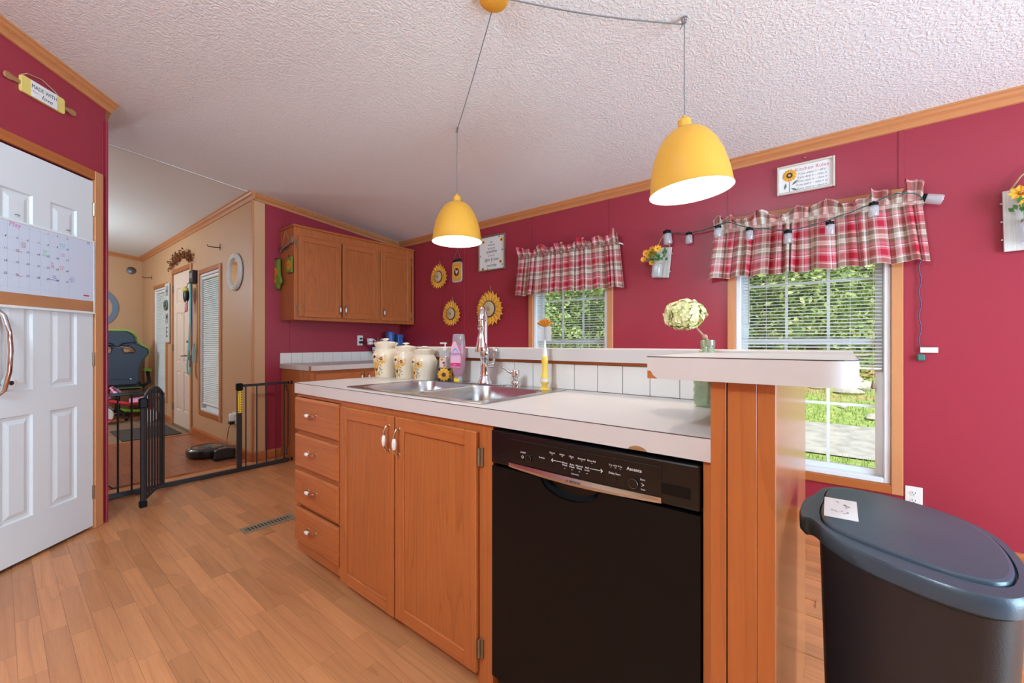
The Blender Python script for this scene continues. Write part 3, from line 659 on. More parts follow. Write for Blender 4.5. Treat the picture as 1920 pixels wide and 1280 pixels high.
frame_door(sc, .416, w-.058, .066, .836, -.0185, pull=(.416+.028, .745), hinges=[(w-.052, 1)])
# dishwasher -----------------------------------------------------------------
xd0, xd1 = -.846, -.240
dw = thing('dishwasher', 'black built-in dishwasher with printed control strip under the worktop', 'dishwasher', (xd0, YC, 0)); w = xd1-xd0
obj('tub', MB().box(.004, w-.004, .03, YB-YC-.01, .02, .85), M('black'), dw)
obj('toe_panel', MB().box(.006, w-.006, .05, .06, .0, .09), M('black'), dw)
dd = MB(); zt = .742; sx0, sx1, sd = .185, .365, .045
N_ = 14; arc = [(sx0+(sx1-sx0)*(.5-.5*math.cos(PI*k/N_)), zt-sd*math.sin(PI*k/N_)) for k in range(N_+1)]
face = [(.002, .095), (w-.002, .095), (w-.002, zt)]+[p for p in reversed(arc)]+[(.002, zt)]
dd.prism(face, -.004, .028, 'y')
dpan = obj('door_panel', dd, M('black_satin'), dw)
sc_ = MB(); back = [((sx0+sx1)/2+(x-(sx0+sx1)/2)*.86, zt-(zt-z)*.8) for x, z in arc]
sc_.loft([[(x, -.0042, z) for x, z in arc], [(x, .004, z) for x, z in arc], [(x, .022, z) for x, z in back]], caps=False, closed=False)
sc_.add([(x, .022, z) for x, z in back], [tuple(range(len(back)))])
obj('handle_recess', sc_, M('black'), dw, smooth=True)
obj('control_housing', MB().box(.002, w-.002, -.008, .028, .752, .852), M('black_gloss'), dw, bevel=.004, seg=2)
cx0, cx1 = .072, .522
pan = obj('control_panel', MB().box(cx0, cx1, -.0105, -.0081, .7665, .836), M('black_gloss'), dw, bevel=.001)
st = MB(); K = 16
st.loft([[(cx0+(cx1-cx0)*k/K, -.009-.006*math.sin(PI*k/K), .7645), (cx0+(cx1-cx0)*k/K, -.009-.010*math.sin(PI*k/K), .757-.004*math.sin(PI*k/K)), (cx0+(cx1-cx0)*k/K, -.008-.008*math.sin(PI*k/K), .7515-.007*math.sin(PI*k/K)), (cx0+(cx1-cx0)*k/K, -.003, .752-.004*math.sin(PI*k/K)), (cx0+(cx1-cx0)*k/K, -.003, .7645)] for k in range(K+1)])
strip = obj('chrome_strip', st, M('steel'), dw)
obj('brand_plate', MB().box(w-.095, w-.02, -.0084, -.0078, .775, .80), M('black_satin'), dw)
def dwp(cx, cy):                                     # crop pixel of the control strip -> panel x, z
    p = on_y(930+cx/5.818, 800+cy/5.818, YC-.0105); return p.x-xd0, p.z
for s, cx, cy, sz in (('On/Off', 295, 280, .0062), ('Sanitize', 500, 335, .0062), ('Cancel', 612, 283, .0062), ('Active', 720, 303, .0062), ('Clean', 822, 325, .0062), ('Sanitized', 933, 350, .0062), ('Rinse Aid', 1042, 373, .0062), ('Heavy\nWash', 750, 405, .0066), ('Auto\nWash', 828, 425, .0066), ('Normal\nWash', 908, 442, .0066), ('Half\nLoad', 993, 460, .0066), ('Cycle Select', 862, 517, .0045), ('3 hr', 1252, 415, .006), ('6 hr', 1303, 424, .006), ('9 hr', 1355, 436, .006), ('Delay Start', 1293, 510, .0068), ('Ascenta', 1507, 468, .0115), ('Start', 1600, 577, .0062), ('Reset', 1605, 685, .0045)):
    x, z = dwp(cx, cy); text(pan, s, (x, -.0107, z), sz, 'paper')
for cx, cy in ((612, 303), (722, 323), (824, 346), (936, 372), (1046, 396), (750, 452), (828, 468), (910, 490), (993, 510), (1252, 438), (1303, 448), (1357, 460)):
    x, z = dwp(cx, cy); obj('indicator', MB().box(x-.002, x+.002, -.0108, -.0104, z-.0004, z+.0004), M('paper'), pan)
for (ca, cb, cc, cd_, hx_) in ((615, 362, 715, 385, 600), (1025, 455, 1150, 480, 1165)):
    xa_, za_ = dwp(ca, cb); xb_, zb_ = dwp(cc, cd_); z = (za_+zb_)/2; mb = MB().box(xa_, xb_, -.0108, -.0104, z-.0006, z+.0006); xt = xa_ if hx_ == 600 else xb_; s_ = 1 if hx_ == 600 else -1
    mb.prism([(xt-s_*.004, z), (xt+s_*.001, z+.005), (xt+s_*.0024, z+.004), (xt-s_*.0015, z), (xt+s_*.0024, z-.004), (xt+s_*.001, z-.005)], -.0108, -.0104, 'y'); obj('arrow_mark', mb, M('paper'), pan)
x, z = dwp(1600, 635); obj('arrow_mark', MB().prism([(x-.003, z-.004), (x+.004, z), (x-.003, z+.004), (x-.003, z+.0028), (x+.0018, z), (x-.003, z-.0028)], -.0108, -.0104, 'y'), M('paper'), pan)
x, z = dwp(290, 328); obj('power_mark', MB().lathe([(.0028, 0), (.004, 0), (.004, .0003), (.0028, .0003), (.0028, 0)], (x, -.0105, z), 14, 'y', False), M('paper'), pan)
for cx, cy, r_ in ((360, 343, .0095), (1500, 615, .0125)):
    x, z = dwp(cx, cy); kb = obj('round_button', MB().lathe([(r_, 0), (r_, .004), (r_*.85, .0045), (r_*.8, .003), (.0005, .003)], (x, -.0105, z), 20, 'y'), M('black_gloss'), pan, smooth=True)
    obj('button_ring', MB().lathe([(r_*.97, .0041), (r_*.87, .0048), (r_*.93, .0050), (r_*.97, .0041)], (x, -.0105, z), 20, 'y', False), M('steel_dark'), kb)
for cx, cy in ((600, 420), (1155, 550), (1300, 575), (510, 370)):
    x, z = dwp(cx, cy); obj('oval_button', MB().prism(circ(x, z, .0055, .009 if cx != 510 else .005, 14), -.0125, -.0104, 'y'), M('black_gloss'), pan, bevel=.0008)
x, z = dwp(860, 598); text(strip, 'BOSCH', (x+.004, -.0191, z), .0095, 'ink', depth=.0004); obj('emblem', MB().lathe([(.0028, 0), (.004, 0), (.004, .0004), (.0028, .0004), (.0028, 0)], (x-.020, -.019, z), 14, 'y', False), M('ink'), strip)
# filler and end panel (half wall that carries the bar top)
fp = thing('filler_panel', 'narrow oak filler strip between dishwasher and end post', 'panel', (-.229, YF, 0))
obj('strip', MB().box(-.0095, .0085, 0, .02, 0, CB-.001), M('post'), fp)
hw = thing('end_panel', 'tall glossy honey wood end post carrying the raised bar top', 'post', ((XPL+XPR)/2, YC, 0)); hw2 = (XPR-XPL)/2
obj('core', MB().box(-hw2+.002, hw2-.006, .012, 1.79-YC, 0, 1.036), M('post'), hw)
for a, b, y in ((-hw2, -hw2+.0295, -.006), (-hw2+.0315, -hw2+.0848, 0), (-hw2+.0855, hw2, .0004)):
    obj('board', MB().box(a, b, y, .0119, 0, 1.036), M('post'), hw, bevel=.0006)
obj('side_panel', MB().box(hw2-.0059, hw2, .0121, 1.79-YC, 0, 1.036), M('post_gloss'), hw, bevel=.001)
obj('screw_cap', MB().lathe([(.003, 0), (.002, .0015)], (-hw2+.015, -.0041, on_y(1352, 1093, YC).z), 8, 'y'), M('ceramic'), hw)
# worktop with sink cut-out
SX0, SX1, SY0, SY1 = -1.795, -.925, 1.0, 1.548
ct = thing('worktop', 'cream laminate worktop running along the peninsula', 'worktop', ((XL+XPL)/2, YC, CB))
g0, g1, h0, h1 = SX0+.025, SX1-.025, SY0+.025, SY1-.09
XR_ = XPL-.0005
top = MB().box(XL, g0, YC+.001, YB-.001, CB, CT).box(g1, XR_, YC+.001, YB-.001, CB, CT).box(g0, g1, YC+.001, h0, CB, CT).box(g0, g1, h1, YB-.001, CB, CT)
obj('top', top, M('laminate'), ct, world=True)
ed = MB(); N_ = 14; xc_ = on_y(1195, 845, YC).x; chip = [(xc_-.024+.048*k/10, CB+.011*math.sin(PI*k/10)**.6) for k in range(11)]
pts = [(XL, CB), ]+chip+[(XR_, CB), (XR_, CT-.002), (XL, CT-.002)]
ed.prism(pts, YC-.001, YC+.001, 'y')
obj('edge_band', ed, M('laminate'), ct, world=True)
obj('chipped_core', MB().prism(chip+[(xc_, CB)], YC-.0002, YC+.0009, 'y'), M('tanwood'), ct, world=True)
obj('edge_line', MB().box(XL, XR_, YC-.0014, YC+.002, CT-.002, CT-.0002), M('dark_line'), ct, world=True)
# pony wall with tiles and ledge
pw = struct('wall_peninsula', MB().box(XL+.01, XPL-.0005, YB+.009, 1.79, 0, LZ-.053), M('post'), 'oak-faced half wall behind the worktop')
tx = -.245; k = 0
tile_me = MB().box(-.0542, .0542, 0, .0085, 0, LZ-.053-.014-CT-.002).mesh('tile', M('tile'))
while tx-.055 > XL+.005:
    obj('tile', tile_me, None, pw, loc=(tx-.0545, YB, CT+.001), bevel=.0015); tx -= .1105
obj('tile_cap_strip', MB().box(XL+.01, XPL-.0005, YB-.003, YB+.0089, LZ-.053-.0135, LZ-.053), M('oak_h'), pw, bevel=.001)
lg = thing('bar_ledge', 'long white laminate ledge along the top of the tiled half wall', 'ledge', ((XL+XPR)/2, 1.54, LZ-.05))
obj('slab', MB().prism([(XL-.03, 1.5365), (.024, 1.5365), (.024, 1.815), (.011, 1.847), (-.021, 1.86), (XL-.03, 1.86)], LZ-.0525, LZ), M('laminate'), lg, world=True, bevel=.001)
obj('edge_band', MB().box(XL-.03, .024, 1.535, 1.5364, LZ-.0525, LZ-.002), M('laminate'), lg, world=True)
# bar top
BZ, BH = 1.0890, .0505; bx0, bx1, by0, by1 = -.349, .024, .93, 1.37
bt = thing('raised_bar', 'raised white laminate bar top with rounded corners and chipped corner', 'bar top', ((bx0+bx1)/2, (by0+by1)/2, BZ-BH))
def outline(ins):
    o_ = [(bx0+ins, by0+ins)]; r_ = .055-ins
    for cx_, cy_, a0 in ((bx1-.055, by0+.055, -PI/2), (bx1-.055, by1-.055, 0)):
        o_ += [(cx_+r_*math.cos(a0+PI/2*q/7), cy_+r_*math.sin(a0+PI/2*q/7)) for q in range(8)]
    return o_+[(bx0+ins, by1-ins)]
obj('slab', MB().prism(outline(.0008), BZ-BH, BZ, 'z'), M('laminate'), bt, world=True)
eb = MB(); O = outline(0); rings = []
def zlow(i):
    return BZ-BH
pts3 = [(bx0, by0, 0), (bx0+.012, by0, .016), (bx0+.012, by0, .016), (bx0+.022, by0, .012), (bx0+.03, by0, .004), (bx0+.045, by0, 0)]
lo = [(bx0, by0, BZ-BH+.018), (bx0+.008, by0, BZ-BH+.017), (bx0+.013, by0, BZ-BH+.008), (bx0+.024, by0, BZ-BH)]+[(x, y, BZ-BH) for x, y in O[1:]]
hi = [(x, y, BZ-.0022) for x, y, z in lo]
eb.loft([lo, hi], caps=False, closed=True)
obj('edge_band', eb, M('laminate'), bt, world=True, smooth=True)
obj('edge_line', MB().loft([[(x, y, BZ-.0022) for x, y in outline(-.0003)], [(x, y, BZ-.0002) for x, y in outline(-.0003)]], caps=False), M('dark_line'), bt, world=True)
obj('chipped_core', MB().box(bx0+.0002, bx0+.024, by0+.0002, by0+.0007, BZ-BH+.0002, BZ-BH+.018), M('oak_h'), bt, world=True)
# sink -----------------------------------------------------------------------
sk = thing('kitchen_sink', 'double bowl stainless steel sink set into the worktop', 'sink', ((SX0+SX1)/2, (SY0+SY1)/2, CT))
RZ = CT+.004
bowls = [(SX0+.052, (SX0+SX1)/2-.012, SY0+.035, SY1-.10), ((SX0+SX1)/2+.012, SX1-.035, SY0+.035, SY1-.10)]
rim = MB(); outer = rrect(SX0, SX1, SY0, SY1, .03, 6); inn = rrect(SX0+.006, SX1-.006, SY0+.006, SY1-.006, .026, 6)
rim.loft([[(x, y, CT+.0003) for x, y in outer], [(x, y, RZ-.001) for x, y in outer], [(x, y, RZ) for x, y in inn]], caps=False)
# deck plate between rim and bowls as a bmesh face with holes
bm = bmesh.new()
def loop(pts):
    vs = [bm.verts.new((x, y, RZ)) for x, y in pts]; return [bm.edges.new((vs[i], vs[(i+1) % len(vs)])) for i in range(len(vs))]
E = loop(inn); bo = [rrect(*b, .07, 6) for b in bowls]
for b in bo: E += loop(b)
bmesh.ops.triangle_fill(bm, use_beauty=True, edges=E)
bm.verts.index_update(); off = len(rim.v)
rim.v += [tuple(v.co) for v in bm.verts]
for f in bm.faces:
    c_ = f.calc_center_median()
    inside = any(b[0]+.002 < c_.x < b[1]-.002 and b[2]+.002 < c_.y < b[3]-.002 and all(any(abs(v.co.x-p[0])+abs(v.co.y-p[1]) < 1e-5 for p in o_) for v in f.verts) for b, o_ in zip(bowls, bo))
    if not inside: rim.f.append(tuple(off+v.index for v in f.verts)); rim.m.append(0)
bm.free()
obj('rim', rim, M('steel'), sk, world=True)
for b in bowls:
    m_ = MB(); R = []
    for ins, dep, rr in ((0, 0, .07), (.004, .006, .068), (.010, .09, .066), (.016, .145, .06), (.035, .165, .05), (.08, .172, .04)):
        R.append([(x, y, RZ-dep) for x, y in rrect(b[0]+ins, b[1]-ins, b[2]+ins, b[3]-ins, rr, 6)])
    m_.loft(R, caps=False); n = len(R[-1]); L_ = len(m_.v); m_.f.append(tuple(range(L_-n, L_))); m_.m.append(0)
    bw = obj('bowl', m_, M('steel'), sk, world=True, smooth=True)
    obj('drain', MB().lathe([(.042, .0005), (.040, .003), (.03, .002), (.001, .001)], ((b[0]+b[1])/2-sk.location.x, (b[2]+b[3])/2-sk.location.y, RZ-.172-CT), 18), M('steel_dark'), bw, smooth=True)
# faucet ---------------------------------------------------------------------
fx, fy = -1.36, 1.485
fc = thing('faucet', 'tall chrome pull-down kitchen faucet behind the sink bowls', 'faucet', (fx, fy, RZ+.0003), math.radians(32))
obj('deck_plate', MB().prism(rrect(-.125, .125, -.028, .028, .027, 8), 0, .005, 'z'), M('chrome'), fc, rot=(0, 0, math.radians(-32)), bevel=.002)
obj('body', MB().lathe([(.034, .005), (.033, .014), (.026, .022), (.022, .06), (.020, .11), (.024, .125), (.026, .15), (.024, .172), (.016, .18), (.0135, .19)], n=24), M('chrome'), fc, smooth=True)
arcp = [(0, 0, .185), (0, 0, .30)]+[(0, -.048+.048*math.cos(a), .30+.058*math.sin(a)) for a in [PI*k/12 for k in range(1, 13)]]+[(0, -.096, .285)]
obj('spout', MB().tube(arcp, [.0135]*2+[.0135]*12+[.0135], 14), M('chrome'), fc, smooth=True)
hd = obj('spray_head', MB().lathe([(.0145, .288), (.0165, .286), (.0165, .268), (.0115, .262), (.0115, .245), (.016, .236), (.019, .22), (.026, .185), (.030, .170), (.028, .160), (.010, .158)], (0, -.096, -.003), n=22), M('chrome'), fc, smooth=True)
hl = obj('handle_hub', MB().tube([(.016, 0, .095), (.046, 0, .095)], [.018, .017], 14), M('chrome'), fc, smooth=True)
obj('lever', MB().tube([(.038, 0, .095), (.046, .0, .125), (.05, .0, .158)], [.008, .007, .006], 10).ball((.05, 0, .163), .014, 12, 8), M('chrome'), hl, smooth=True)
obj('green_band', MB().tube([(-.027, -.012, .165), (-.012, -.029, .15), (.012, -.030, .125), (.036, -.02, .106), (.05, -.004, .10)], .0013, 5), M('sage'), fc)
sp = thing('soap_pump', 'small chrome soap dispenser with curved nozzle on sink deck', 'soap dispenser', (-1.172, 1.487, RZ+.0003), math.radians(12))
obj('base', MB().lathe([(.024, 0), (.024, .006), (.016, .012), (.021, .018), (.016, .026), (.012, .03), (.012, .042), (.019, .046), (.020, .068), (.017, .076), (.002, .078)], n=20), M('chrome'), sp, smooth=True)
obj('nozzle', MB().tube([(-.012, 0, .060), (-.034, 0, .066), (-.056, 0, .082), (-.07, 0, .084), (-.082, 0, .072)], [.0065, .0055, .005, .005, .0045], 10), M('chrome'), sp, smooth=True)
bs = thing('bottle_brush', 'yellow-handled bottle brush standing on its suction foot', 'brush', (-1.01, 1.487, RZ+.0003))
obj('suction_foot', MB().lathe([(.028, 0), (.027, .003), (.010, .007), (.012, .018), (.018, .026), (.019, .032)], n=18), M('brush_yellow'), bs, smooth=True)
obj('collar', MB().lathe([(.0195, .0322), (.0195, .046)], n=18), M('ceramic'), bs, smooth=True)
obj('handle', MB().lathe([(.0195, .0462), (.017, .055), (.012, .072), (.012, .095), (.014, .115), (.014, .135), (.012, .142)], n=18), M('brush_yellow'), bs, smooth=True)
obj('neck', MB().lathe([(.0118, .1422), (.010, .16), (.006, .19), (.005, .215)], n=14), M('ceramic'), bs, smooth=True)
br = MB(); r2 = random.Random(2)
for k in range(420):
    z = .208+.062*k/420; a = k*2.39996; br.tube([(0, 0, z), (.030*math.cos(a), .030*math.sin(a), z+.002)], .0004, 3, False)
obj('white_bristles', br, M('nylon'), bs, kind='stuff')
br = MB()
for k in range(60):
    a = k*2.39996; q = .3+.7*(k/60); br.tube([(0, 0, .268), (.036*q*math.cos(a), .036*q*math.sin(a), .284+.022*(1-q*q))], [.0009, .0022], 4)
obj('orange_bristles', br, M('bristle'), bs, kind='stuff')
# canisters ------------------------------------------------------------------
def sunflower_decal(mb, R, a, z, r, zr=1.0):
    """flat painted flower wrapped on a cylinder of radius function R(z); material slots 0 petal 1 seed"""
    def pt(da, dz, o=.0006): rr = R(z+dz)+o; return (rr*math.cos(a+da/rr), rr*math.sin(a+da/rr), z+dz)
    mb.cm = 0
    for k in range(13):
        t = 2*PI*k/13; d = .27
        mb.add([pt(0, 0), pt(r*.72*math.cos(t-d), r*.72*math.sin(t-d)), pt(r*math.cos(t), r*math.sin(t)), pt(r*.72*math.cos(t+d), r*.72*math.sin(t+d))], [(0, 1, 2, 3)])
    mb.cm = 1; mb.add([pt(r*.27*math.cos(2*PI*k/12), r*.27*math.sin(2*PI*k/12), .0011) for k in range(12)], [tuple(range(12))])
def canister(loc, h, rb, rm, label, adir):
    t = thing('canister', label, 'canister', loc, 0, 'sunflower crocks on the worktop')
    prof = [(rb*.96, 0), (rb, .006), (rb*1.04, h*.3), (rm, h*.55), (rm*.97, h*.66), (rm*.82, h*.78), (rm*.74, h*.83), (rm*.76, h*.88), (rm*.9, h*.985), (rm*.9, h), (rm*.84, h), (rm*.72, h*.9)]
    def R(z):
        for (r0, z0), (r1, z1) in zip(prof, prof[1:]):
            if z0 <= z <= z1 and z1 > z0: return r0+(r1-r0)*(z-z0)/(z1-z0)
        return rm
    obj('jar', MB().lathe(prof, n=32), M('crock'), t, smooth=True)
    ld = obj('lid', MB().lathe([(rm*.79, h*.962), (rm*.79, h*1.002), (rm*.6, h*1.03), (rm*.2, h*1.045), (.004, h*1.046)], n=28), M('crock'), t, smooth=True)
    obj('knob', MB().lathe([(.008, h*1.046), (.007, h*1.07), (.020, h*1.09), (.021, h*1.10), (.014, h*1.125), (.001, h*1.13)], n=18), M('ceramic'), ld, smooth=True)
    d = MB()
    sunflower_decal(d, R, adir-.28, h*.60, h*.18); sunflower_decal(d, R, adir+.34, h*.55, h*.17); sunflower_decal(d, R, adir-.28, h*.25, h*.22)
    obj('flower_print', d, [M('petal'), M('seed')], t)
    l = MB(); r3 = random.Random(9)
    for k in range(26):
        z = h*(.08+.55*k/26); a = adir+.12+r3.uniform(-.25, .25)+.14*math.sin(k); rr = R(z)+.0003; s_ = .007; th = r3.uniform(0, 3)
        l.add([((rr)*math.cos(a+q/rr), rr*math.sin(a+q/rr), z+w_) for q, w_ in ((-s_*math.cos(th), -s_*math.sin(th)), (s_*.4*math.sin(th), -s_*.4*math.cos(th)), (s_*math.cos(th), s_*math.sin(th)), (-s_*.4*math.sin(th), s_*.4*math.cos(th)))], [(0, 1, 2, 3)])
    obj('leaf_print', l, M('leafgrey'), t)
    return t
ad = math.radians(-72)
canister((-2.135, 1.455, CT+.0005), .205, .062, .079, 'tallest cream sunflower canister at the end of the row', ad-.05)
canister((-1.962, 1.470, CT+.0005), .182, .056, .069, 'middle cream sunflower canister between its taller and shorter neighbours', ad-.12)
canister((-1.790, 1.466, RZ+.0003), .162, .058, .070, 'shortest cream sunflower canister beside the pump soap', ad-.30)
# soap caddy, soap bottle, dish liquid
sx_, sy_ = -1.648, 1.487
sb = thing('sunflower_caddy', 'square caddy with carved sunflower faces holding the soap bottle', 'caddy', (sx_, sy_, RZ+.0003), math.radians(-5+45-3))
q = .032
obj('box', MB().box(-q, q, -q, q, 0, .004).box(-q, -q+.004, -q, q, .004, .066).box(q-.004, q, -q, q, .004, .066).box(-q+.004, q-.004, -q, -q+.004, .004, .066).box(-q+.004, q-.004, q-.004, q, .004, .066), M('black'), sb)
def petals(mb, n, r0, r1, wid, y0, y1, cx=0, cz=0, ph=0):
    for k in range(n):
        t = 2*PI*k/n+ph; ct_, st_ = math.cos(t), math.sin(t)
        def P(r_, w_, y): return (cx+r_*ct_-w_*st_, y, cz+r_*st_+w_*ct_)
        rm = (r0*.35+r1*.65)
        mb.add([P(r0, -wid*.5, y1), P(rm, -wid, y1), P(r1, 0, y1+.001), P(rm, wid, y1), P(r0, wid*.5, y1), P(r0, 0, y0), P(rm, 0, y0-.002), ], [(0, 5, 6, 1), (5, 4, 3, 6), (1, 6, 2), (6, 3, 2), (0, 1, 2, 3, 4)])
for rz in (0, PI/2):
    f = MB().frame(Matrix.Rotation(rz, 4, 'Z')); petals(f, 12, .010, .037, .008, -q-.004, -q-.0003, 0, .034); petals(f, 12, .008, .030, .007, -q-.007, -q-.003, 0, .034, .26)
    fo = obj('flower_face', f, M('petal'), sb)
    obj('flower_centre', MB().frame(Matrix.Rotation(rz, 4, 'Z')).lathe([(.011, 0), (.011, .004), (.006, .006), (.001, .006)], (0, -q-.005, .034), 14, 'y'), M('seed'), fo)
sbt = thing('soap_bottle', 'clear pump bottle of hand soap standing in the sunflower caddy', 'bottle', (sx_, sy_, RZ+.0046), math.radians(10))
obj('bottle', MB().loft([[(x, y, z) for x, y in rrect(-a, a, -b, b, min(a, b)*.55, 4)] for z, a, b in ((0, .024, .02), (.10, .026, .021), (.125, .024, .019), (.142, .012, .011), (.15, .010, .010))]), M('clear_plastic'), sbt, smooth=True)
obj('liquid', MB().loft([[(x, y, z) for x, y in rrect(-a, a, -b, b, min(a, b)*.55, 4)] for z, a, b in ((.003, .022, .018), (.112, .024, .019))]), M('soap_peach'), sbt, smooth=True)
lb = obj('label_sticker', MB().box(-.02, .02, -.0222, -.0214, .066, .118), M('soap_peach'), sbt)
obj('label_fruit', MB().prism(circ(-.004, .108, .010, .006, 12), -.0226, -.0221, 'y').prism(circ(.012, .077, .008, .007, 12), -.0226, -.0221, 'y'), M('m_orange'), lb)
obj('label_mark', MB().prism(rrect(.0, .016, .086, .096, .003), -.0228, -.0221, 'y'), M('dawn_blue'), lb)
obj('pump', MB().lathe([(.012, .15), (.014, .152), (.014, .168), (.008, .172), (.004, .174), (.004, .19), (.009, .191), (.009, .197), (.001, .198)], n=14).box(-.03, .004, -.005, .005, .190, .198), M('ceramic'), sbt, smooth=True)
dx_, dy_ = -1.548, 1.49
dn = thing('dish_soap_bottle', 'pink squeeze bottle of dish soap standing on its cap', 'bottle', (dx_, dy_, RZ+.0003), math.radians(14))
def dr_(z, a, b): return [(x, y, z) for x, y in rrect(-a, a, -b, b, min(a, b)*.8, 5)]
obj('cap', MB().loft([dr_(0, .022, .014), dr_(.022, .022, .014), dr_(.028, .018, .012)]), M('clear_plastic'), dn, smooth=True)
obj('cap_label', MB().prism(rrect(-.020, .012, .002, .018, .003), -.0152, -.0143, 'y'), M('sticker'), dn)
obj('liquid', MB().loft([dr_(.028, .020, .013), dr_(.045, .028, .019), (dr_(.075, .033, .022)), dr_(.12, .035, .023), dr_(.16, .034, .022), dr_(.188, .032, .021)]), M('dawn_pink'), dn, smooth=True)
obj('bottle', MB().loft([dr_(.0285, .0215, .0145), dr_(.045, .0295, .0205), (dr_(.075, .0345, .0235)), dr_(.12, .0365, .0245), dr_(.16, .0355, .0235), dr_(.20, .034, .0215), dr_(.238, .031, .0175), dr_(.246, .028, .012)]), M('clear_plastic'), dn, smooth=True)
lab = [(-.032, .075), (.024, .075), (.028, .12), (.024, .15), (.010, .18), (-.004, .207), (-.016, .207), (-.028, .18), (-.034, .13)]
ll = obj('label_sticker', MB().prism(lab, -.0262, -.0247, 'y'), M('dawn_label'), dn)
obj('label_arch', MB().prism([(-.026+.038*k/10+.002, .152+.021*math.sin(PI*k/10)) for k in range(11)], -.0268, -.0263, 'y'), M('sky_blue'), ll)
obj('label_arch', MB().prism([(-.020+.026*k/10+.002, .152+.012*math.sin(PI*k/10)) for k in range(11)], -.0273, -.0269, 'y'), M('dawn_label'), ll)
text(ll, 'DAWN', (-.004, -.0266, .142), .020, 'dawn_blue', sx=.95)
text(ll, 'GENTLE CLEAN', (-.004, -.0266, .122), .0058, 'paper'); text(ll, 'DISHWASHING LIQUID', (-.004, -.0266, .112), .0045, 'paper')
obj('label_band', MB().prism([(-.0325, .079), (.0245, .079), (.0265, .098), (-.0333, .098)], -.0266, -.0261, 'y'), M('dawn_dark'), ll)
text(ll, 'Pear', (-.006, -.0269, .088), .009, 'paper')
# vase with hydrangea ---------------------------------------------------------
vx, vy = on_y(1327, 700, 1.432).x, 1.432
va = thing('glass_vase', 'green tinted glass bottle vase behind the bar top', 'vase', (vx, vy, CT+.0005))
obj('glass', MB().lathe([(.034, 0), (.040, .006), (.041, .04), (.041, .135), (.036, .16), (.022, .182), (.020, .190), (.022, .194), (.022, .214), (.019, .214), (.017, .19), (.019, .182), (.033, .158), (.038, .13), (.038, .008), (.001, .006)], n=24, caps=False), M('vase_glass'), va, smooth=True)
for z in (.02, .045, .07, .095): obj('glass_rib', MB().lathe([(.041, z), (.0435, z+.008), (.041, z+.016)], n=24, caps=False), M('vase_glass'), va, smooth=True)
obj('water', MB().lathe([(.001, .0085), (.0365, .0088), (.0365, .10), (.001, .1003)], n=20), M('vase_glass'), va, smooth=True)
hy = thing('hydrangea', 'pale green dried hydrangea head leaning from the vase', 'flower', (vx, vy, CT+.0095))
hc = on_y(1284, 590, 1.43)-Vector((vx, vy, CT+.0095)); stp = on_y(1318, 628, 1.432)-Vector((vx, vy, CT+.0095))
obj('stem', MB().tube([(.0, .0, .0), (.004, 0, .12), (.0, 0, .205), tuple(stp), tuple(hc*.75+stp*.25)], [.004, .004, .004, .0035, .003], 8).ball(tuple(stp*.6+Vector((0, 0, .205))*.4), .009, 10, 6), M('stem'), hy, smooth=True)
pt = MB(); pt2 = MB(); rh = random.Random(4)
for k in range(230):
    d = Vector((rh.gauss(0, 1), rh.gauss(0, 1), rh.gauss(0, 1))).normalized(); p = hc+Vector((d.x*.062, d.y*.055, d.z*.046))*rh.uniform(.9, 1.08)
    nn = (d+Vector((rh.uniform(-.4, .4), rh.uniform(-.4, .4), rh.uniform(-.4, .4)))).normalized(); a = nn.orthogonal().normalized(); b = nn.cross(a); ph = rh.uniform(0, 6)
    m_ = pt if rh.random() < .6 else pt2
    for j in range(4):
        t = ph+j*PI/2; e1 = a*math.cos(t)+b*math.sin(t); e2 = -a*math.sin(t)+b*math.cos(t); s_ = rh.uniform(.010, .0145)
        m_.add([tuple(p), tuple(p+e1*s_*.6+e2*s_*.5+nn*.002), tuple(p+e1*s_*1.1+nn*.001), tuple(p+e1*s_*.6-e2*s_*.5+nn*.002)], [(0, 1, 2, 3)])
obj('petals', pt, M('hyd'), hy, kind='stuff'); obj('petals', pt2, M('hyd2'), hy, kind='stuff')
core = MB().ball(tuple(hc), (.055, .048, .040), 14, 8); obj('flower_core', core, M('hyd2'), hy, smooth=True)
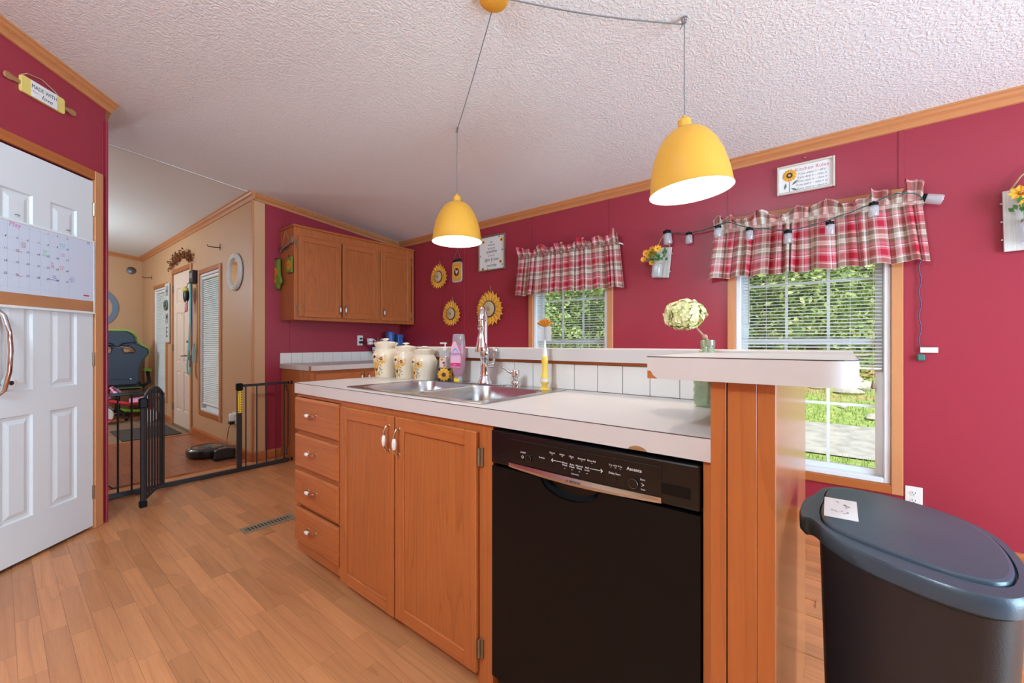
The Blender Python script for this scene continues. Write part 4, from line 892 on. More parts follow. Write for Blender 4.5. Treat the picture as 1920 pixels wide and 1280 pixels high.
# ================================================================== PENDANT LAMPS
def on_ceiling(px, py):
    d = ray(px, py); t = (CZ+CSL*YW-H)/(d.z+CSL*d.y); return Vector((d.x*t, d.y*t, H+d.z*t))
h1, h2, cnp = on_ceiling(857, 238), on_ceiling(1283, 30), on_ceiling(925, -9)
def shade_lamp(name, hook, ztop, dia, label, tilt):
    t = thing(name, label, 'lamp', (hook.x, hook.y, ztop-.30*dia/.33), 0, 'yellow pendant lamps'); k = dia/.33
    prof = [(.022, .300), (.026, .296), (.026, .268), (.034, .262), (.060, .252), (.088, .230), (.115, .190), (.138, .135), (.153, .070), (.160, .010), (.165, 0)]
    inner = [(.165, 0), (.1615, .0005), (.157, .010), (.150, .070), (.135, .134), (.112, .187), (.085, .226), (.058, .247), (.03, .255), (.001, .256)]
    R = Matrix.Rotation(-tilt, 4, Vector((-SN, CS, 0))); piv = Matrix.Translation((0, 0, .3*k)) @ R @ Matrix.Translation((0, 0, -.3*k))
    obj('shade', MB().frame(piv).lathe([(a*k, b*k) for a, b in prof], n=40, caps=False), M('yellow_shade'), t, smooth=True)
    obj('shade_lining', MB().frame(piv).lathe([(a*k, b*k) for a, b in inner], n=40, caps=False), M('shade_inner'), t, smooth=True)
    obj('cap', MB().frame(piv).lathe([(.001, .318*k), (.008, .316*k), (.010, .302*k), (.022*k, .3005*k)], n=18), M('yellow_shade'), t, smooth=True)
    obj('socket', MB().frame(piv).lathe([(.02, .254*k), (.02, .20*k), (.001, .20*k)], n=14), M('ceramic'), t, smooth=True)
    obj('bulb', MB().frame(piv).lathe([(.012, .1998*k), (.018, .18*k), (.030, .15*k), (.032, .13*k), (.024, .108*k), (.001, .10*k)], n=18), M('bulb'), t, smooth=True)
    l = bpy.data.lights.new(name+'_light', 'POINT'); l.energy = 9; l.color = (1, .92, .80); l.shadow_soft_size = .035
    lo = bpy.data.objects.new('bulb_light', l); C.objects.link(lo); lo.parent = t; lo.location = (0, 0, .07*k)
    return t, (hook.x, hook.y, ztop+.016), k, piv
def top_z(px, py, hook): d = ray(px, py); return H+d.z*(hook.y/d.y)
L1, c1, k1, _ = shade_lamp('pendant_lamp', h1, top_z(852, 370, h1), .318, 'mustard yellow dome pendant hanging before the sunflower wall plaques', 0)
L2, c2, k2, pv = shade_lamp('pendant_lamp', h2, top_z(1285, 224, h2), .335, 'mustard yellow dome pendant hanging above the raised bar end', .09)
wl_ = MB().frame(pv); 
for k in range(4): wl_.add([((x*k2), y*k2, (.062+.012*k+dz)*k2) for x, y, dz in ((.100, .119, 0), (.137, .069, 0), (.137, .069, .004), (.1, .119, .004))], [(0, 1, 2, 3)])
obj('warning_print', wl_, M('ink_grey'), L2)
def cord(t, pts, r=.0022, n=6):
    obj('cord', MB().tube(pts, r, n), M('cord_grey'), t, world=True)
cord(L1, [c1, (h1.x, h1.y, h1.z-.02)]); cord(L2, [c2, (h2.x, h2.y, h2.z-.035)])
def sag(a, b, s, n=12): return [Vector(a).lerp(Vector(b), k/n)-Vector((0, 0, s*math.sin(PI*k/n))) for k in range(n+1)]
cord(L1, sag((h1.x, h1.y, h1.z-.02), cnp+Vector((-.03, .03, -.02)), .012)); cord(L2, sag((h2.x, h2.y, h2.z-.035), cnp+Vector((.04, .02, -.02)), .016), .0028)
for t, hk, q in ((L1, h1, .6), (L2, h2, 1)):
    mb = MB().tube([(hk.x, hk.y, hk.z+.003), (hk.x, hk.y, hk.z-.02)], .003, 6)
    for k in range(3): mb.tube([(hk.x+.012*q*math.cos(a+k)*(1-.2*k), hk.y+.012*q*math.sin(a+k)*(.6+.2*k), hk.z-.012-.010*k+.012*q*math.sin(a*1.0+k)) for a in [2*PI*j/10 for j in range(11)]], .0022, 5)
    mb.tube([(hk.x, hk.y, hk.z-.02), (hk.x-.012*q, hk.y-.004, hk.z-.045*q), (hk.x-.016*q, hk.y, hk.z-.05*q)], .0022, 5)
    obj('ceiling_hook', mb, M('gun'), t, world=True)
cn = thing('ceiling_canopy', 'small round yellow canopy where the pendant cords meet the ceiling', 'canopy', (cnp.x, cnp.y, cnp.z-.026))
cn.rotation_euler = (-math.atan(CSL), 0, 0)
obj('plate', MB().lathe([(.001, 0), (.050, .0), (.058, .004), (.060, .012), (.060, .0255)], n=28), M('yellow_shade'), cn, smooth=True)
# ================================================================== LEFT COUNTER AND WALL CUPBOARD
LY0, LX1 = 1.752, -3.715
bc = thing('corner_base_cabinet', 'oak base cabinet in the corner under the tiled counter', 'cabinet', (XC, LY0, 0), PI/2)
# local: x along +Y (world), -y out from wall (+X world)
Ld = YW-LY0; dep = LX1-XC
obj('carcass', MB().box(0.0, Ld-.002, -dep+.02, -.001, .09, .866).box(.0, Ld-.002, -dep+.08, -.001, 0, .09), M('oak_v'), bc)
obj('face_frame', MB().box(0, .05, -dep, -dep+.0199, .09, .866).box(.05, Ld-.01, -dep, -dep+.0199, .09, .13).box(.05, Ld-.01, -dep, -dep+.0199, .84, .866).box(.05, Ld-.01, -dep, -dep+.0199, .66, .69).box(.5, .54, -dep, -dep+.0198, .13, .84), M('oak_v'), bc)
for a, b in ((.035, .512), (.53, 1.0)):
    d = obj('drawer', MB().box(a, b, -dep-.018, -dep-.0005, .695, .838), M('oak_h'), bc, bevel=.006)
    bow_pull(d, ((b-.03) if a < .1 else a+.03, -dep-.018, .79), False, .06)
    frame_door(bc, a, b, .11, .68, -dep-.0185, pull=((b-.03) if a < .1 else a+.03, .6))
lc = thing('corner_counter', 'white laminate counter with low tile backsplash below the wall cupboard', 'counter', (XC, LY0, .867), PI/2)
ov = .035
obj('top', MB().box(-.012, Ld-.002, -dep-ov+.001, -.0005, 0, .044), M('laminate'), lc, bevel=.001)
obj('edge_band', MB().box(-.012, Ld-.002, -dep-ov-.001, -dep-ov+.0009, 0, .042).box(-.0135, -.0125, -dep-ov-.001+.045, -.0005, 0, .042), M('laminate'), lc)
obj('bare_edge', MB().box(-.0135, -.0125, -dep-ov-.001, -dep-ov+.0445, 0, .042), M('tanwood'), lc)
tm = MB().box(0, .106, -.0085, 0, 0, .105).mesh('tile', M('tile'))
for k in range(12):
    if -.012+k*.108+.106 < Ld-.01: obj('tile', tm, None, lc, loc=(-.012+k*.108, -.0005, .0445), bevel=.0012)
# wall cupboard
uy0, uy1 = on_x(551, 500, XC+.30).y, on_x(776, 500, XC+.30).y; uz0 = on_x(551, 598.8, XC+.3).z; uz1 = on_x(551, 424, XC+.3).z
uc = thing('wall_cupboard', 'oak wall cupboard with three framed doors beside the burgundy corner', 'cupboard', (XC, uy0, uz0), PI/2)
UL, UH, UD = uy1-uy0, uz1-uz0, .30
obj('carcass', MB().box(0, UL, -UD+.02, -.001, 0, UH), M('oak_v'), uc)
obj('face_frame', MB().box(0, .045, -UD, -UD+.0199, 0, UH).box(UL-.03, UL, -UD, -UD+.0199, 0, UH).box(.045, UL-.03, -UD+.0003, -UD+.0199, 0, .05).box(.045, UL-.03, -UD+.0003, -UD+.0199, UH-.09, UH).box(UL*.62, UL*.70, -UD+.0004, -UD+.0198, .05, UH-.09), M('oak_v'), uc)
obj('top_moulding', MB().box(-.012, UL+.004, -UD-.016, -.001, UH, UH+.022), M('oak_h'), uc, bevel=.006)
def ux(px, py=500): return on_x(px, py, XC+UD+.01).y-uy0
d0, d1, d2, d3, d4, d5 = ux(559), ux(640), ux(642), ux(712), ux(714.5), ux(770)
zt_ = UH-.075; 
frame_door(uc, d0, d1-.002, .03, zt_, -UD-.0185, pull=(d1-.024, .12), hinges=[(d0-.003, -1)], rail=.056)
frame_door(uc, d2, d3-.022, .03, zt_, -UD-.0185, pull=(d2+.024, .12), hinges=[(d3-.018, 1)], rail=.056)
frame_door(uc, d4, d5, .03, zt_, -UD-.0185, pull=(d4+.026, .12), hinges=[(d5+.004, 1)], rail=.056)
# things hanging on the cupboard's end (end panel faces -Y):  local frame identity at y = uy0
ey = uy0
def ep(px, py): p = on_y(px, py, ey-.012); return p.x, p.z
kr = thing('hook_rack', 'spoon-shaped wooden hook rack on the cupboard end', 'rack', (XC+.15, ey, ep(530, 465)[1]))
x0_, z0_ = ep(526, 470); x1_, z1_ = ep(547, 452); kx_ = lambda x: x-kr.location.x; kz_ = lambda z: z-kr.location.z
obj('spoon', MB().tube([(kx_(x0_), -.012, kz_(z0_)), (kx_(x1_), -.012, kz_(z1_))], [.012, .009], 8).ball((kx_(x1_)+.01, -.012, kz_(z1_)+.01), (.028, .010, .034), 12, 8).ball((kx_(x0_), -.012, kz_(z0_)), (.03, .01, .02), 10, 6), M('gun'), kr, smooth=True)
a_, b_ = ep(533, 432); obj('hanging_cord', MB().tube([(kx_(x0_)+.02, -.008, kz_(z0_)+.01), (kx_(a_), -.003, kz_(b_)), (kx_(x1_)-.04, -.008, kz_(z1_))], .002, 5), M('twine'), kr)
for px in (529, 537, 543):
    a_, b_ = ep(px, 462); obj('hook', MB().tube([(kx_(a_), -.012, kz_(b_)), (kx_(a_), -.026, kz_(b_)-.02), (kx_(a_), -.034, kz_(b_)-.035), (kx_(a_), -.044, kz_(b_)-.028)], .0025, 6), M('iron'), kr)
mx, mz = ep(524, 515)
mt_ = thing('oven_mitt', 'green oven mitt with orange sunflower print hanging from the rack', 'oven mitt', (mx, ey-.03, mz)); 
def mo(s): return [(s*x, s*z) for x, z in ((-.045, .15), (.045, .15), (.05, .05), (.055, -.01), (.085, -.045), (.092, -.085), (.075, -.10), (.055, -.085), (.045, -.06), (.048, -.10), (.035, -.14), (0, -.155), (-.04, -.145), (-.065, -.11), (-.068, -.05), (-.055, .03))]
obj('glove', MB().loft([[(x*.93, .012, z*.97) for x, z in mo(1)], [(x, .0, z) for x, z in mo(1)], [(x*.96, -.014, z*.98) for x, z in mo(1)], [(x*.7, -.020, z*.85) for x, z in mo(1)]]), M('mitt_green'), mt_, smooth=True)
f = MB(); petals(f, 14, .005, .05, .010, -.024, -.0205, 0, 0.02); petals(f, 14, .005, .045, .010, -.024, -.0205, -.02, -.05, .2); obj('flower_print', f, M('mitt_orange'), mt_)
obj('cuff_band', MB().box(-.046, .046, -.0165, .0125, .144, .156), M('mitt_dark'), mt_)
px_, pz_ = ep(543, 497)
ph = thing('pot_holder', 'square orange and green pot holder hanging behind the mitt', 'pot holder', (px_+.01, ey-.014, pz_))
obj('pad', MB().prism(rrect(-.055, .055, -.075, .075, .012), -.012, .006, 'y'), M('mitt_green'), ph, bevel=.004)
f = MB(); petals(f, 14, .005, .05, .012, -.0165, -.0125, .0, 0.0); obj('flower_print', f, M('mitt_orange'), ph)
obj('loop', MB().tube([(-.03, -.003, .07), (-.02, -.003, .10), (.0, -.003, .07)], .003, 6), M('mitt_dark'), ph)
# outlet, plug, blue tubs, wired mug tree on corner counter
def outlet(name, p, rz, label, plug=False):
    t = thing(name, label, 'outlet', p, rz)
    obj('plate', MB().prism(rrect(-.035, .035, -.057, .057, .004), -.006, 0, 'y'), M('ceramic'), t, bevel=.002)
    for dz in (-.021, .021):
        s = obj('socket', MB().prism(circ(0, dz, .016, .014, 16), -.0085, -.0061, 'y'), M('white'), t)
        obj('slots', MB().box(-.008, -.005, -.0089, -.0084, dz-.001, dz+.008).box(.005, .008, -.0089, -.0084, dz-.001, dz+.008).prism(circ(0, dz-.007, .0028, None, 8), -.0089, -.0084, 'y'), M('black'), s)
    return t
op = on_x(675, 638, XC); op.x = XC+.0004
ot = outlet('wall_outlet', op, PI/2, 'white wall outlet with black plugs above the corner counter')
pl = thing('power_plug', 'black plug with cable in the corner outlet', 'plug', (op.x+.009, op.y, op.z), PI/2)
obj('plug', MB().box(-.02, .02, -.035, -.0002, -.034, -.008).box(-.012, .012, -.028, -.0002, .012, .030), M('black'), pl, bevel=.004)
obj('cable', MB().tube([(.01, -.03, -.02), (.05, -.06, -.07), (.09, -.09, -.12), (.11, -.10, -.16)], .004, 6), M('black'), pl, smooth=True)
mtb = on_z(705, 668, .9115)
mg = thing('mug_tree', 'tall wire rack holding patterned mugs on the corner counter', 'rack', (XC+.16, op.y+.13, .9115))
wr = MB().lathe([(.06, 0), (.06, .006), (.004, .01)], n=18).tube([(0, 0, .008), (0, 0, .27)], .004, 6)
for k in range(5):
    a = k*1.256+.4; z = .235-.05*(k % 3); wr.tube([(0, 0, z-.02), (.03*math.cos(a), .03*math.sin(a), z), (.043*math.cos(a), .043*math.sin(a), z+.008)], .0028, 5)
obj('wire_rack', wr, M('gun'), mg)
plain('mug_white', (232, 230, 230), .25); 
for k in range(4):
    a = k*1.256+.4; z = .235-.05*(k % 3)+.0; cx_, cy_ = mg.location.x+.085*math.cos(a), mg.location.y+.085*math.sin(a)
    t = thing('mug', 'white mug with black and red print hanging on the wire rack', 'mug', (cx_, cy_, mg.location.z+z-.05), a, 'mugs on the wire rack')
    obj('cup', MB().lathe([(.026, 0), (.033, .004), (.036, .07), (.033, .07), (.029, .008), (.001, .006)], n=20, caps=False), M('mug_white'), t, smooth=True)
    obj('handle', MB().tube([(-.034, 0, .06), (-.05, 0, .055), (-.055, 0, .035), (-.048, 0, .018), (-.033, 0, .015)], .004, 7), M('mug_white'), t, smooth=True)
    b = MB()
    for j in range(3): b.loft([[((.0356+.0003)*math.cos(q), (.0356+.0003)*math.sin(q), .015+.016*j+dz) for dz in (0, .007)] for q in [-.9+1.8*i/8+j*2 for i in range(9)]], caps=False, closed=False)
    obj('print', b, M('m_red' if k % 2 else 'black'), t)
for nm, px, py0, py1, r_, lab, cu in (('blue_canister', 732, 668, 622, .048, 'round blue lidded tub in the corner behind the canisters', 0), ('blue_box', 748, 668, 627, .036, 'square blue lidded tub beside the round blue one', 1)):
    Xp = XC+.16 if not cu else XC+.19; p = on_x(px, 640, Xp); ztop = on_x(px, py1, Xp).z
    t = thing(nm, lab, 'tub', (Xp, p.y, .9115)); hh = ztop-.9115
    if not cu:
        obj('body', MB().lathe([(r_*.92, 0), (r_, hh*.8), (.001, hh*.8)], n=26), M('blue_tub'), t, smooth=True); obj('lid', MB().lathe([(r_*1.05, hh*.8), (r_*1.05, hh*.97), (r_*.95, hh), (.001, hh)], n=26), M('blue_tub'), t, smooth=True)
    else:
        obj('body', MB().prism(rrect(-r_, r_, -r_, r_, .012), 0, hh*.85), M('blue_tub'), t, bevel=.003); obj('lid', MB().prism(rrect(-r_-.003, r_+.003, -r_-.003, r_+.003, .012), hh*.8502, hh), M('blue_tub'), t, bevel=.003)
# ================================================================== PANTRY WALL: whiteboard calendar and rolling pin sign
bx_a, bx_b = -.098, -.685                           # right and left edge (local x)
wbz0, wbz1 = p_loc(168, 588)[1], p_loc(170, 452)[1]
wbd = thing('whiteboard_calendar', 'dry-erase calendar with cork strip stuck on the pantry door', 'whiteboard', (PA.x, PA.y, 0), PRZ)
yb0 = -.0068
ckz = p_loc(165, 564)[1]
obj('backing', MB().box(bx_b, bx_a, yb0-.008, yb0, wbz0, wbz1), M('white'), wbd, bevel=.001)
obj('writing_panel', MB().box(bx_b+.004, bx_a-.006, yb0-.0092, yb0-.0081, ckz, wbz1-.012), M('board_blue'), wbd)
obj('cork_strip', MB().box(bx_b+.004, bx_a-.006, yb0-.0095, yb0-.0081, wbz0+.012, ckz-.001), M('cork'), wbd)
obj('frame_rail', MB().box(bx_b, bx_a, yb0-.014, yb0-.0081, wbz0-.002, wbz0+.0115), M('white'), wbd, bevel=.002)
obj('frame_rail', MB().box(bx_b, bx_a, yb0-.012, yb0-.0081, wbz1-.0115, wbz1), M('white'), wbd, bevel=.002)
obj('frame_side', MB().box(bx_a-.0055, bx_a, yb0-.012, yb0-.0081, wbz0+.0116, wbz1-.0116), M('alu'), wbd, bevel=.001)
yk = yb0-.0094
colx = [p_loc(7+0, 480)[0]-.0]+[p_loc(p, 480)[0] for p in (29, 49, 69, 87, 104.5, 123)]
colx = sorted(colx+[2*colx[0]-colx[1]])
g_ = MB()
zr = [1.706-.0605*k for k in range(6)]
zr = [p_loc(123, 455-6+20.2*k)[1] for k in range(5)]; zr = [zr[0]+.0]+zr[1:]+[zr[-1]-.0605]
for x in colx: g_.box(x-.0004, x+.0004, yk-.0001, yk+.0001, ckz+.012, zr[0]+.012)
for z in zr: g_.box(colx[0], colx[-1], yk-.0001, yk+.0001, z-.0004, z+.0004)
obj('grid_lines', g_, M('board_line'), wbd)
mx_, mz_ = p_loc(21, 421); text(wbd, 'May', (mx_, yk, mz_), .034, 'm_pink', shear=.15)
n0 = 1
for r_ in range(5):
    for c_ in range(7):
        dn_ = r_*7+c_-3
        if 1 <= dn_ <= 31:
            x = colx[c_+1]-.010 if c_+1 < len(colx) else colx[-1]
            text(wbd, str(dn_), (x, yk-.0001, zr[r_]+.006-.004), .0155, 'm_black', name='date_number', shear=.25)
for s, px, py, sz, mt in (('Send\nwaste\n6:30', 37, 459, .0115, 'm_brown'), ('Lizzy\nat 1\nschool', 78, 474, .0125, 'm_green'), ('Church\nParty', 111, 460, .0115, 'm_cyan'), ('party\n6:30', 112, 478, .0105, 'm_pink'), ('Dr.\nVet\n4:30', 92, 497, .0115, 'm_red'), ('Trash\nDay', 110, 502, .012, 'm_orange'), ('Ana\nField\nceremony', 96, 521, .011, 'm_purple'), ('Last\nDay of\nclass', 129, 524, .0115, 'm_blue')):
    x, z = p_loc(px, py); text(wbd, s, (x, yk-.0001, z), sz, mt, name='handwriting', shear=.1)
for px, py in ((29, 471.5), (30, 517.5)):
    x, z = p_loc(px, py); obj('underline_mark', MB().box(x-.014, x+.014, yk-.0002, yk+.0001, z-.0012, z+.0012), M('m_red'), wbd)
x, z = p_loc(156, 554); obj('maker_badge', MB().prism(rrect(x-.018, x+.018, z-.004, z+.004, .003), yk-.0004, yk+.0001, 'y'), M('m_red'), wbd)
x, z = p_loc(161, 455); obj('corner_mark', MB().box(x-.012, x+.008, yk-.0002, yk+.0001, z-.010, z+.010), M('board_line'), wbd)
for px, py in ((28, 403), (124, 432)):
    x, z = p_loc(px, py); h = thing('adhesive_clip', 'small dark clip holding the top of the whiteboard', 'clip', (PA.x, PA.y, 0), PRZ, 'clips above the whiteboard'); obj('clip', MB().tube([(x-.012, yb0-.004, z), (x-.004, yb0-.010, z+.002), (x+.004, yb0-.010, z-.002), (x+.012, yb0-.004, z+.001)], .0025, 6), M('gun'), h)
# rolling pin sign
s0, s1 = p_loc(34, 160), p_loc(116, 195); zc = (s0[1]+s1[1])/2
rp = thing('rolling_pin_sign', 'rolling pin shaped sign with yellow check ends above the pantry door', 'sign', (PA.x, PA.y, 0), PRZ)
xa_, xb_ = s0[0]+.0, s1[0]; hh = .042
pin = [(xa_-.085+.0, 0)]
for sg_, x0_ in ((-1, xa_), (1, xb_)):
    obj('handle', MB().prism([(x0_+sg_*q, z) for q, z in ((.075, 0), (.07, -sg_*.014), (.05, -sg_*.018), (.03, -sg_*.012), (-.002, -sg_*.010), (-.002, sg_*.010), (.03, sg_*.012), (.05, sg_*.018), (.07, sg_*.014))], -.012, -.002, 'y'), M('tanwood'), rp, loc=(0, 0, zc), bevel=.003)
bd = obj('body', MB().prism(rrect(xa_, xb_, zc-hh, zc+hh, .012), -.016, -.001, 'y'), M('yellow_check'), rp, bevel=.001)
iw = (xb_-xa_)*.2
obj('label_panel', MB().box(xa_+iw, xb_-iw, -.0168, -.0161, zc-hh+.001, zc+hh-.001), M('paper'), rp)
text(rp, 'MADE WITH', ((xa_+xb_)/2, -.0171, zc+.013), .029, 'ink', sx=.82); text(rp, 'love', ((xa_+xb_)/2+.012, -.0171, zc-.019), .034, 'ink', shear=.35)
text(rp, '- from -', ((xa_+xb_)/2-.045, -.0171, zc-.012), .013, 'ink_grey')
obj('hanging_twine', MB().tube([(xa_+.0, -.010, zc+hh-.004), (xa_+.03, -.012, zc+hh+.02), ((xa_+xb_)/2, -.004, zc+hh+.04), (xb_-.05, -.012, zc+hh+.012), (xb_-.03, -.012, zc+hh-.002)], .0025, 6), M('twine'), rp)
# ================================================================== SAFETY GATE
gx = -4.085; GH = .755
def gy(px): return on_x(px, 700, gx).y
sg = thing('safety_gate', 'black metal baby gate with its door swung open between kitchen and living room', 'gate', (gx, 1.05, 0))
def gt(name, pts, r, mat='gate_black', n=8, parent=sg, **k): return obj(name, MB().tube(pts, r, n), M(mat), parent, world=True, **k)
ya, yh, yl, ye = .425, .79, 1.31, LY0-.004
obj('base_rail', MB().box(gx-.015, gx+.015, ya, ye-.035, .002, .036), M('gate_black'), sg, world=True, bevel=.004)
obj('top_rail', MB().box(gx-.011, gx+.011, ya, yh, GH-.022, GH), M('gate_black'), sg, world=True, bevel=.004)
obj('top_rail', MB().box(gx-.011, gx+.011, yl, ye-.035, GH-.022, GH), M('gate_black'), sg, world=True, bevel=.004)
lp = obj('latch_post', MB().box(gx-.016, gx+.016, yl-.018, yl+.018, .0362, GH-.0225), M('gate_black'), sg, world=True, bevel=.004)
obj('latch_cap', MB().box(gx-.02, gx+.022, yl-.024, yl+.024, GH-.05, GH+.012), M('black_satin'), sg, world=True, bevel=.006)
obj('hinge_post', MB().box(gx-.014, gx+.014, yh-.014, yh+.014, .0362, GH-.0225), M('gate_black'), sg, world=True, bevel=.004)
stk = MB().box(gx+.0162, gx+.0168, yl-.016, yl+.017, .51, GH-.055); so = obj('warning_sticker', stk, M('sticker'), sg, world=True)
for k in range(9):
    z = .515+k*.021
    obj('sticker_stripe', MB().box(gx+.0169, gx+.0172, yl+.008, yl+.016, z, z+.009), M('black'), sg, world=True)
obj('sticker_print', MB().box(gx+.0169, gx+.0172, yl-.003, yl-.001, .54, .68).box(gx+.0169, gx+.0172, yl-.011, yl-.005, .52, .53).box(gx+.0169, gx+.0172, yl-.011, yl-.005, .68, .69), M('black'), sg, world=True)
for px in (221, 247): gt('bar', [(gx, gy(px), .036), (gx, gy(px), GH-.02)], .006)
for px in (461, 481.5, 499.5, 517, 533): gt('bar', [(gx, gy(px), .036), (gx, gy(px), GH-.02)], .0055)
yr = gy(533); gt('end_loop', [(gx, yr, GH-.035), (gx, yr+.03, GH-.036), (gx, ye-.05, GH-.05), (gx, ye-.035, GH-.10), (gx, ye-.035, .16), (gx, ye-.05, .10), (gx, yr+.03, .075), (gx, yr, .074)], .0055)
yr = gy(221); gt('end_loop', [(gx, yr, GH-.035), (gx, yr-.03, GH-.036), (gx, ya+.014, GH-.07), (gx, ya+.012, .16), (gx, yr-.03, .075), (gx, yr, .074)], .0055)
for z in (.02, GH-.012):
    gt('wall_bolt', [(gx, ye-.035, z), (gx, ye-.008, z)], .0045, 'gun'); obj('bolt_nut', MB().tube([(gx, ye-.036, z), (gx, ye-.026, z)], .013, 10), M('black_satin'), sg, world=True)
    obj('bolt_pad', MB().tube([(gx, ye-.009, z), (gx, ye-.0005, z)], .016, 12), M('black_satin'), sg, world=True)
# door leaf, swung towards the kitchen
hp = Vector((gx+.018, yh, 0)); fe = Vector((-3.676, .611, 0)); dv = (fe-hp); dl = dv.length; dv.normalize()
def dp(s, z): return (hp.x+dv.x*s, hp.y+dv.y*s, z)
lf = obj('gate_door', MB().tube([dp(.012, .05), dp(.012, GH-.03)], .010, 8).tube([dp(dl, .045), dp(dl, GH-.03)], .015, 8).tube([dp(.012, .055), dp(dl, .055)], .010, 8), M('gate_black'), sg, world=True, smooth=True)
inv_ = Matrix.Translation(-Vector(sg.location))
def leafpart(nm, mb, mt='gate_black', **k):
    mb.v = [tuple(inv_ @ Vector(p)) for p in mb.v]; return obj(nm, mb, M(mt), lf, **k)
arcz = lambda s: GH-.03+.075*math.sin(PI*min(1, max(0, s/dl)))**.8
leafpart('arched_rail', MB().tube([dp(dl*k/12, arcz(dl*k/12)) for k in range(13)], .010, 8), smooth=True)
for k in range(1, 7): s = dl*k/7; leafpart('bar', MB().tube([dp(s, .055), dp(s, arcz(s))], .0062, 8))
leafpart('latch_block', MB().box(fe.x-.022, fe.x+.022, fe.y-.022, fe.y+.022, GH-.075, GH-.008), 'black_satin', bevel=.006)
leafpart('foot', MB().box(fe.x-.02, fe.x+.02, fe.y-.02, fe.y+.02, .012, .055), 'black_satin', bevel=.005)
# ================================================================== LIVING ROOM
def wallthing(name, label, cat, px, py, Y=YT, group=None): p = on_y(px, py, Y); return thing(name, label, cat, (p.x, Y, p.z), 0, group)
# round mirror
rm_ = wallthing('round_mirror', 'round mirror in ridged white frame beside the tall window', 'mirror', 443, 510)
obj('frame', MB().lathe([(.185, .0), (.187, .018), (.178, .030), (.168, .026), (.160, .034), (.150, .028), (.142, .030), (.134, .012)], (0, 0, 0), 40, 'y', False), M('frame_grey'), rm_, smooth=True)
obj('glass', MB().lathe([(.140, .002), (.140, .014), (.0005, .014)], (0, 0, 0), 36, 'y'), M('mirror'), rm_)
obj('backing', MB().lathe([(.187, .0005), (.187, .0045), (.0005, .0046)], (0, 0, 0), 36, 'y'), M('black'), rm_)
# curtain brackets
for px, py, nm in ((413, 463, 'iron curtain bracket above the window beside the mirror'), (285, 520, 'iron curtain bracket above the window by the gaming chair')):
    t = wallthing('curtain_bracket', nm, 'bracket', px, py); obj('bracket', MB().box(-.006, .006, -.004, 0, -.035, .035).tube([(0, -.003, -.005), (0, -.06, -.012), (0, -.11, -.012), (0, -.118, .006)], .005, 7), M('iron'), t)
# twig swag above the front door
sw = wallthing('twig_swag', 'dried twig and berry swag above the front door', 'swag', 342, 490); z0 = 2.115-sw.location.z
tw = MB(); be = MB(); rw = random.Random(8)
for k in range(110):
    x = rw.uniform(-.42, .42); zz = .10*(1-(x/.45)**2)+z0+.02; a = rw.uniform(-.5, .5)+(0 if x > 0 else PI); L = rw.uniform(.07, .17)
    p0 = Vector((x, -.025+rw.uniform(-.012, .012), zz+rw.uniform(-.03, .03))); p1 = p0+Vector((L*math.cos(a), rw.uniform(-.03, .02), L*math.sin(a)+.01)); p1.y = min(p1.y, -.004)
    tw.tube([p0, p0.lerp(p1, .5)+Vector((0, -.006, .008)), p1], [.003, .002, .001], 4)
    for j in range(3):
        q = p0.lerp(p1, rw.random())+Vector((rw.uniform(-.015, .015), rw.uniform(-.015, .005), rw.uniform(-.015, .015))); q.y = min(q.y, -.012); be.ball(tuple(q), rw.uniform(.007, .012), 6, 4)
obj('twigs', tw, M('twig'), sw, kind='stuff'); obj('berries', be, M('berry'), sw, kind='stuff')
# HOME sign
hs = wallthing('home_sign', 'tall white plank sign spelling HOME beside the front door', 'sign', 317, 590); hs.location.x = (DR[0]-.055+W4[1])/2+.005; hs.location.y = YT-.0185
zt_ = on_y(317, 532, YT).z-hs.location.z; zb_ = on_y(317, 642, YT).z-hs.location.z; hs.location.y = YT-.017
obj('plank', MB().box(-.11, .11, -.016, 0, zb_, zt_), M('barnwood'), hs, bevel=.003)
Hh = zt_-zb_
for k, ch in enumerate('HOME'):
    z = zt_-Hh*(.14+.23*k)
    if ch == 'O':
        wr = MB(); wr.tube([(.062*math.cos(a), -.026, z+.062*math.sin(a)) for a in [2*PI*j/20 for j in range(21)]], .012, 7, False)
        for j in range(40): a = j*.157; wr.ball((.062*math.cos(a)+rw.uniform(-.014, .014), -.032+rw.uniform(-.008, .004), z+.062*math.sin(a)+rw.uniform(-.014, .014)), rw.uniform(.006, .011), 5, 4)
        obj('wreath_letter', wr, M('leafgrey'), hs)
    else: text(hs, ch, (0, -.0175, z), .20, 'ink', depth=.001, sx=.85)
# key rack with leash and hanging things
kk = wallthing('key_rack', 'small dark letter rack with key hooks beside the front door', 'rack', 367, 521); kk.location.x = (DR[1]+.055+W3[0])/2
obj('box', MB().box(-.075, .075, -.05, -.0005, -.07, .085), M('iron'), kk, bevel=.003); obj('paper_insert', MB().box(-.055, .05, -.0515, -.0502, -.01, .055), M('ink_grey'), kk)
obj('hooks', MB().tube([(-.05, -.05, -.06), (-.05, -.07, -.075), (-.05, -.075, -.065)], .003, 5).tube([(.0, -.05, -.06), (.0, -.07, -.075), (.0, -.075, -.065)], .003, 5).tube([(.05, -.05, -.06), (.05, -.07, -.075), (.05, -.075, -.065)], .003, 5), M('iron'), kk)
base = Vector(kk.location)
ls = thing('dog_leash', 'long teal fabric leash hanging from the key rack', 'leash', base+Vector((.02, -.066, -.075)))
def ribbon(pts, w_): 
    m_ = MB(); m_.loft([[(x-w_, y, z), (x+w_, y, z), (x+w_, y+.004, z), (x-w_, y+.004, z)] for x, y, z in pts]); return m_
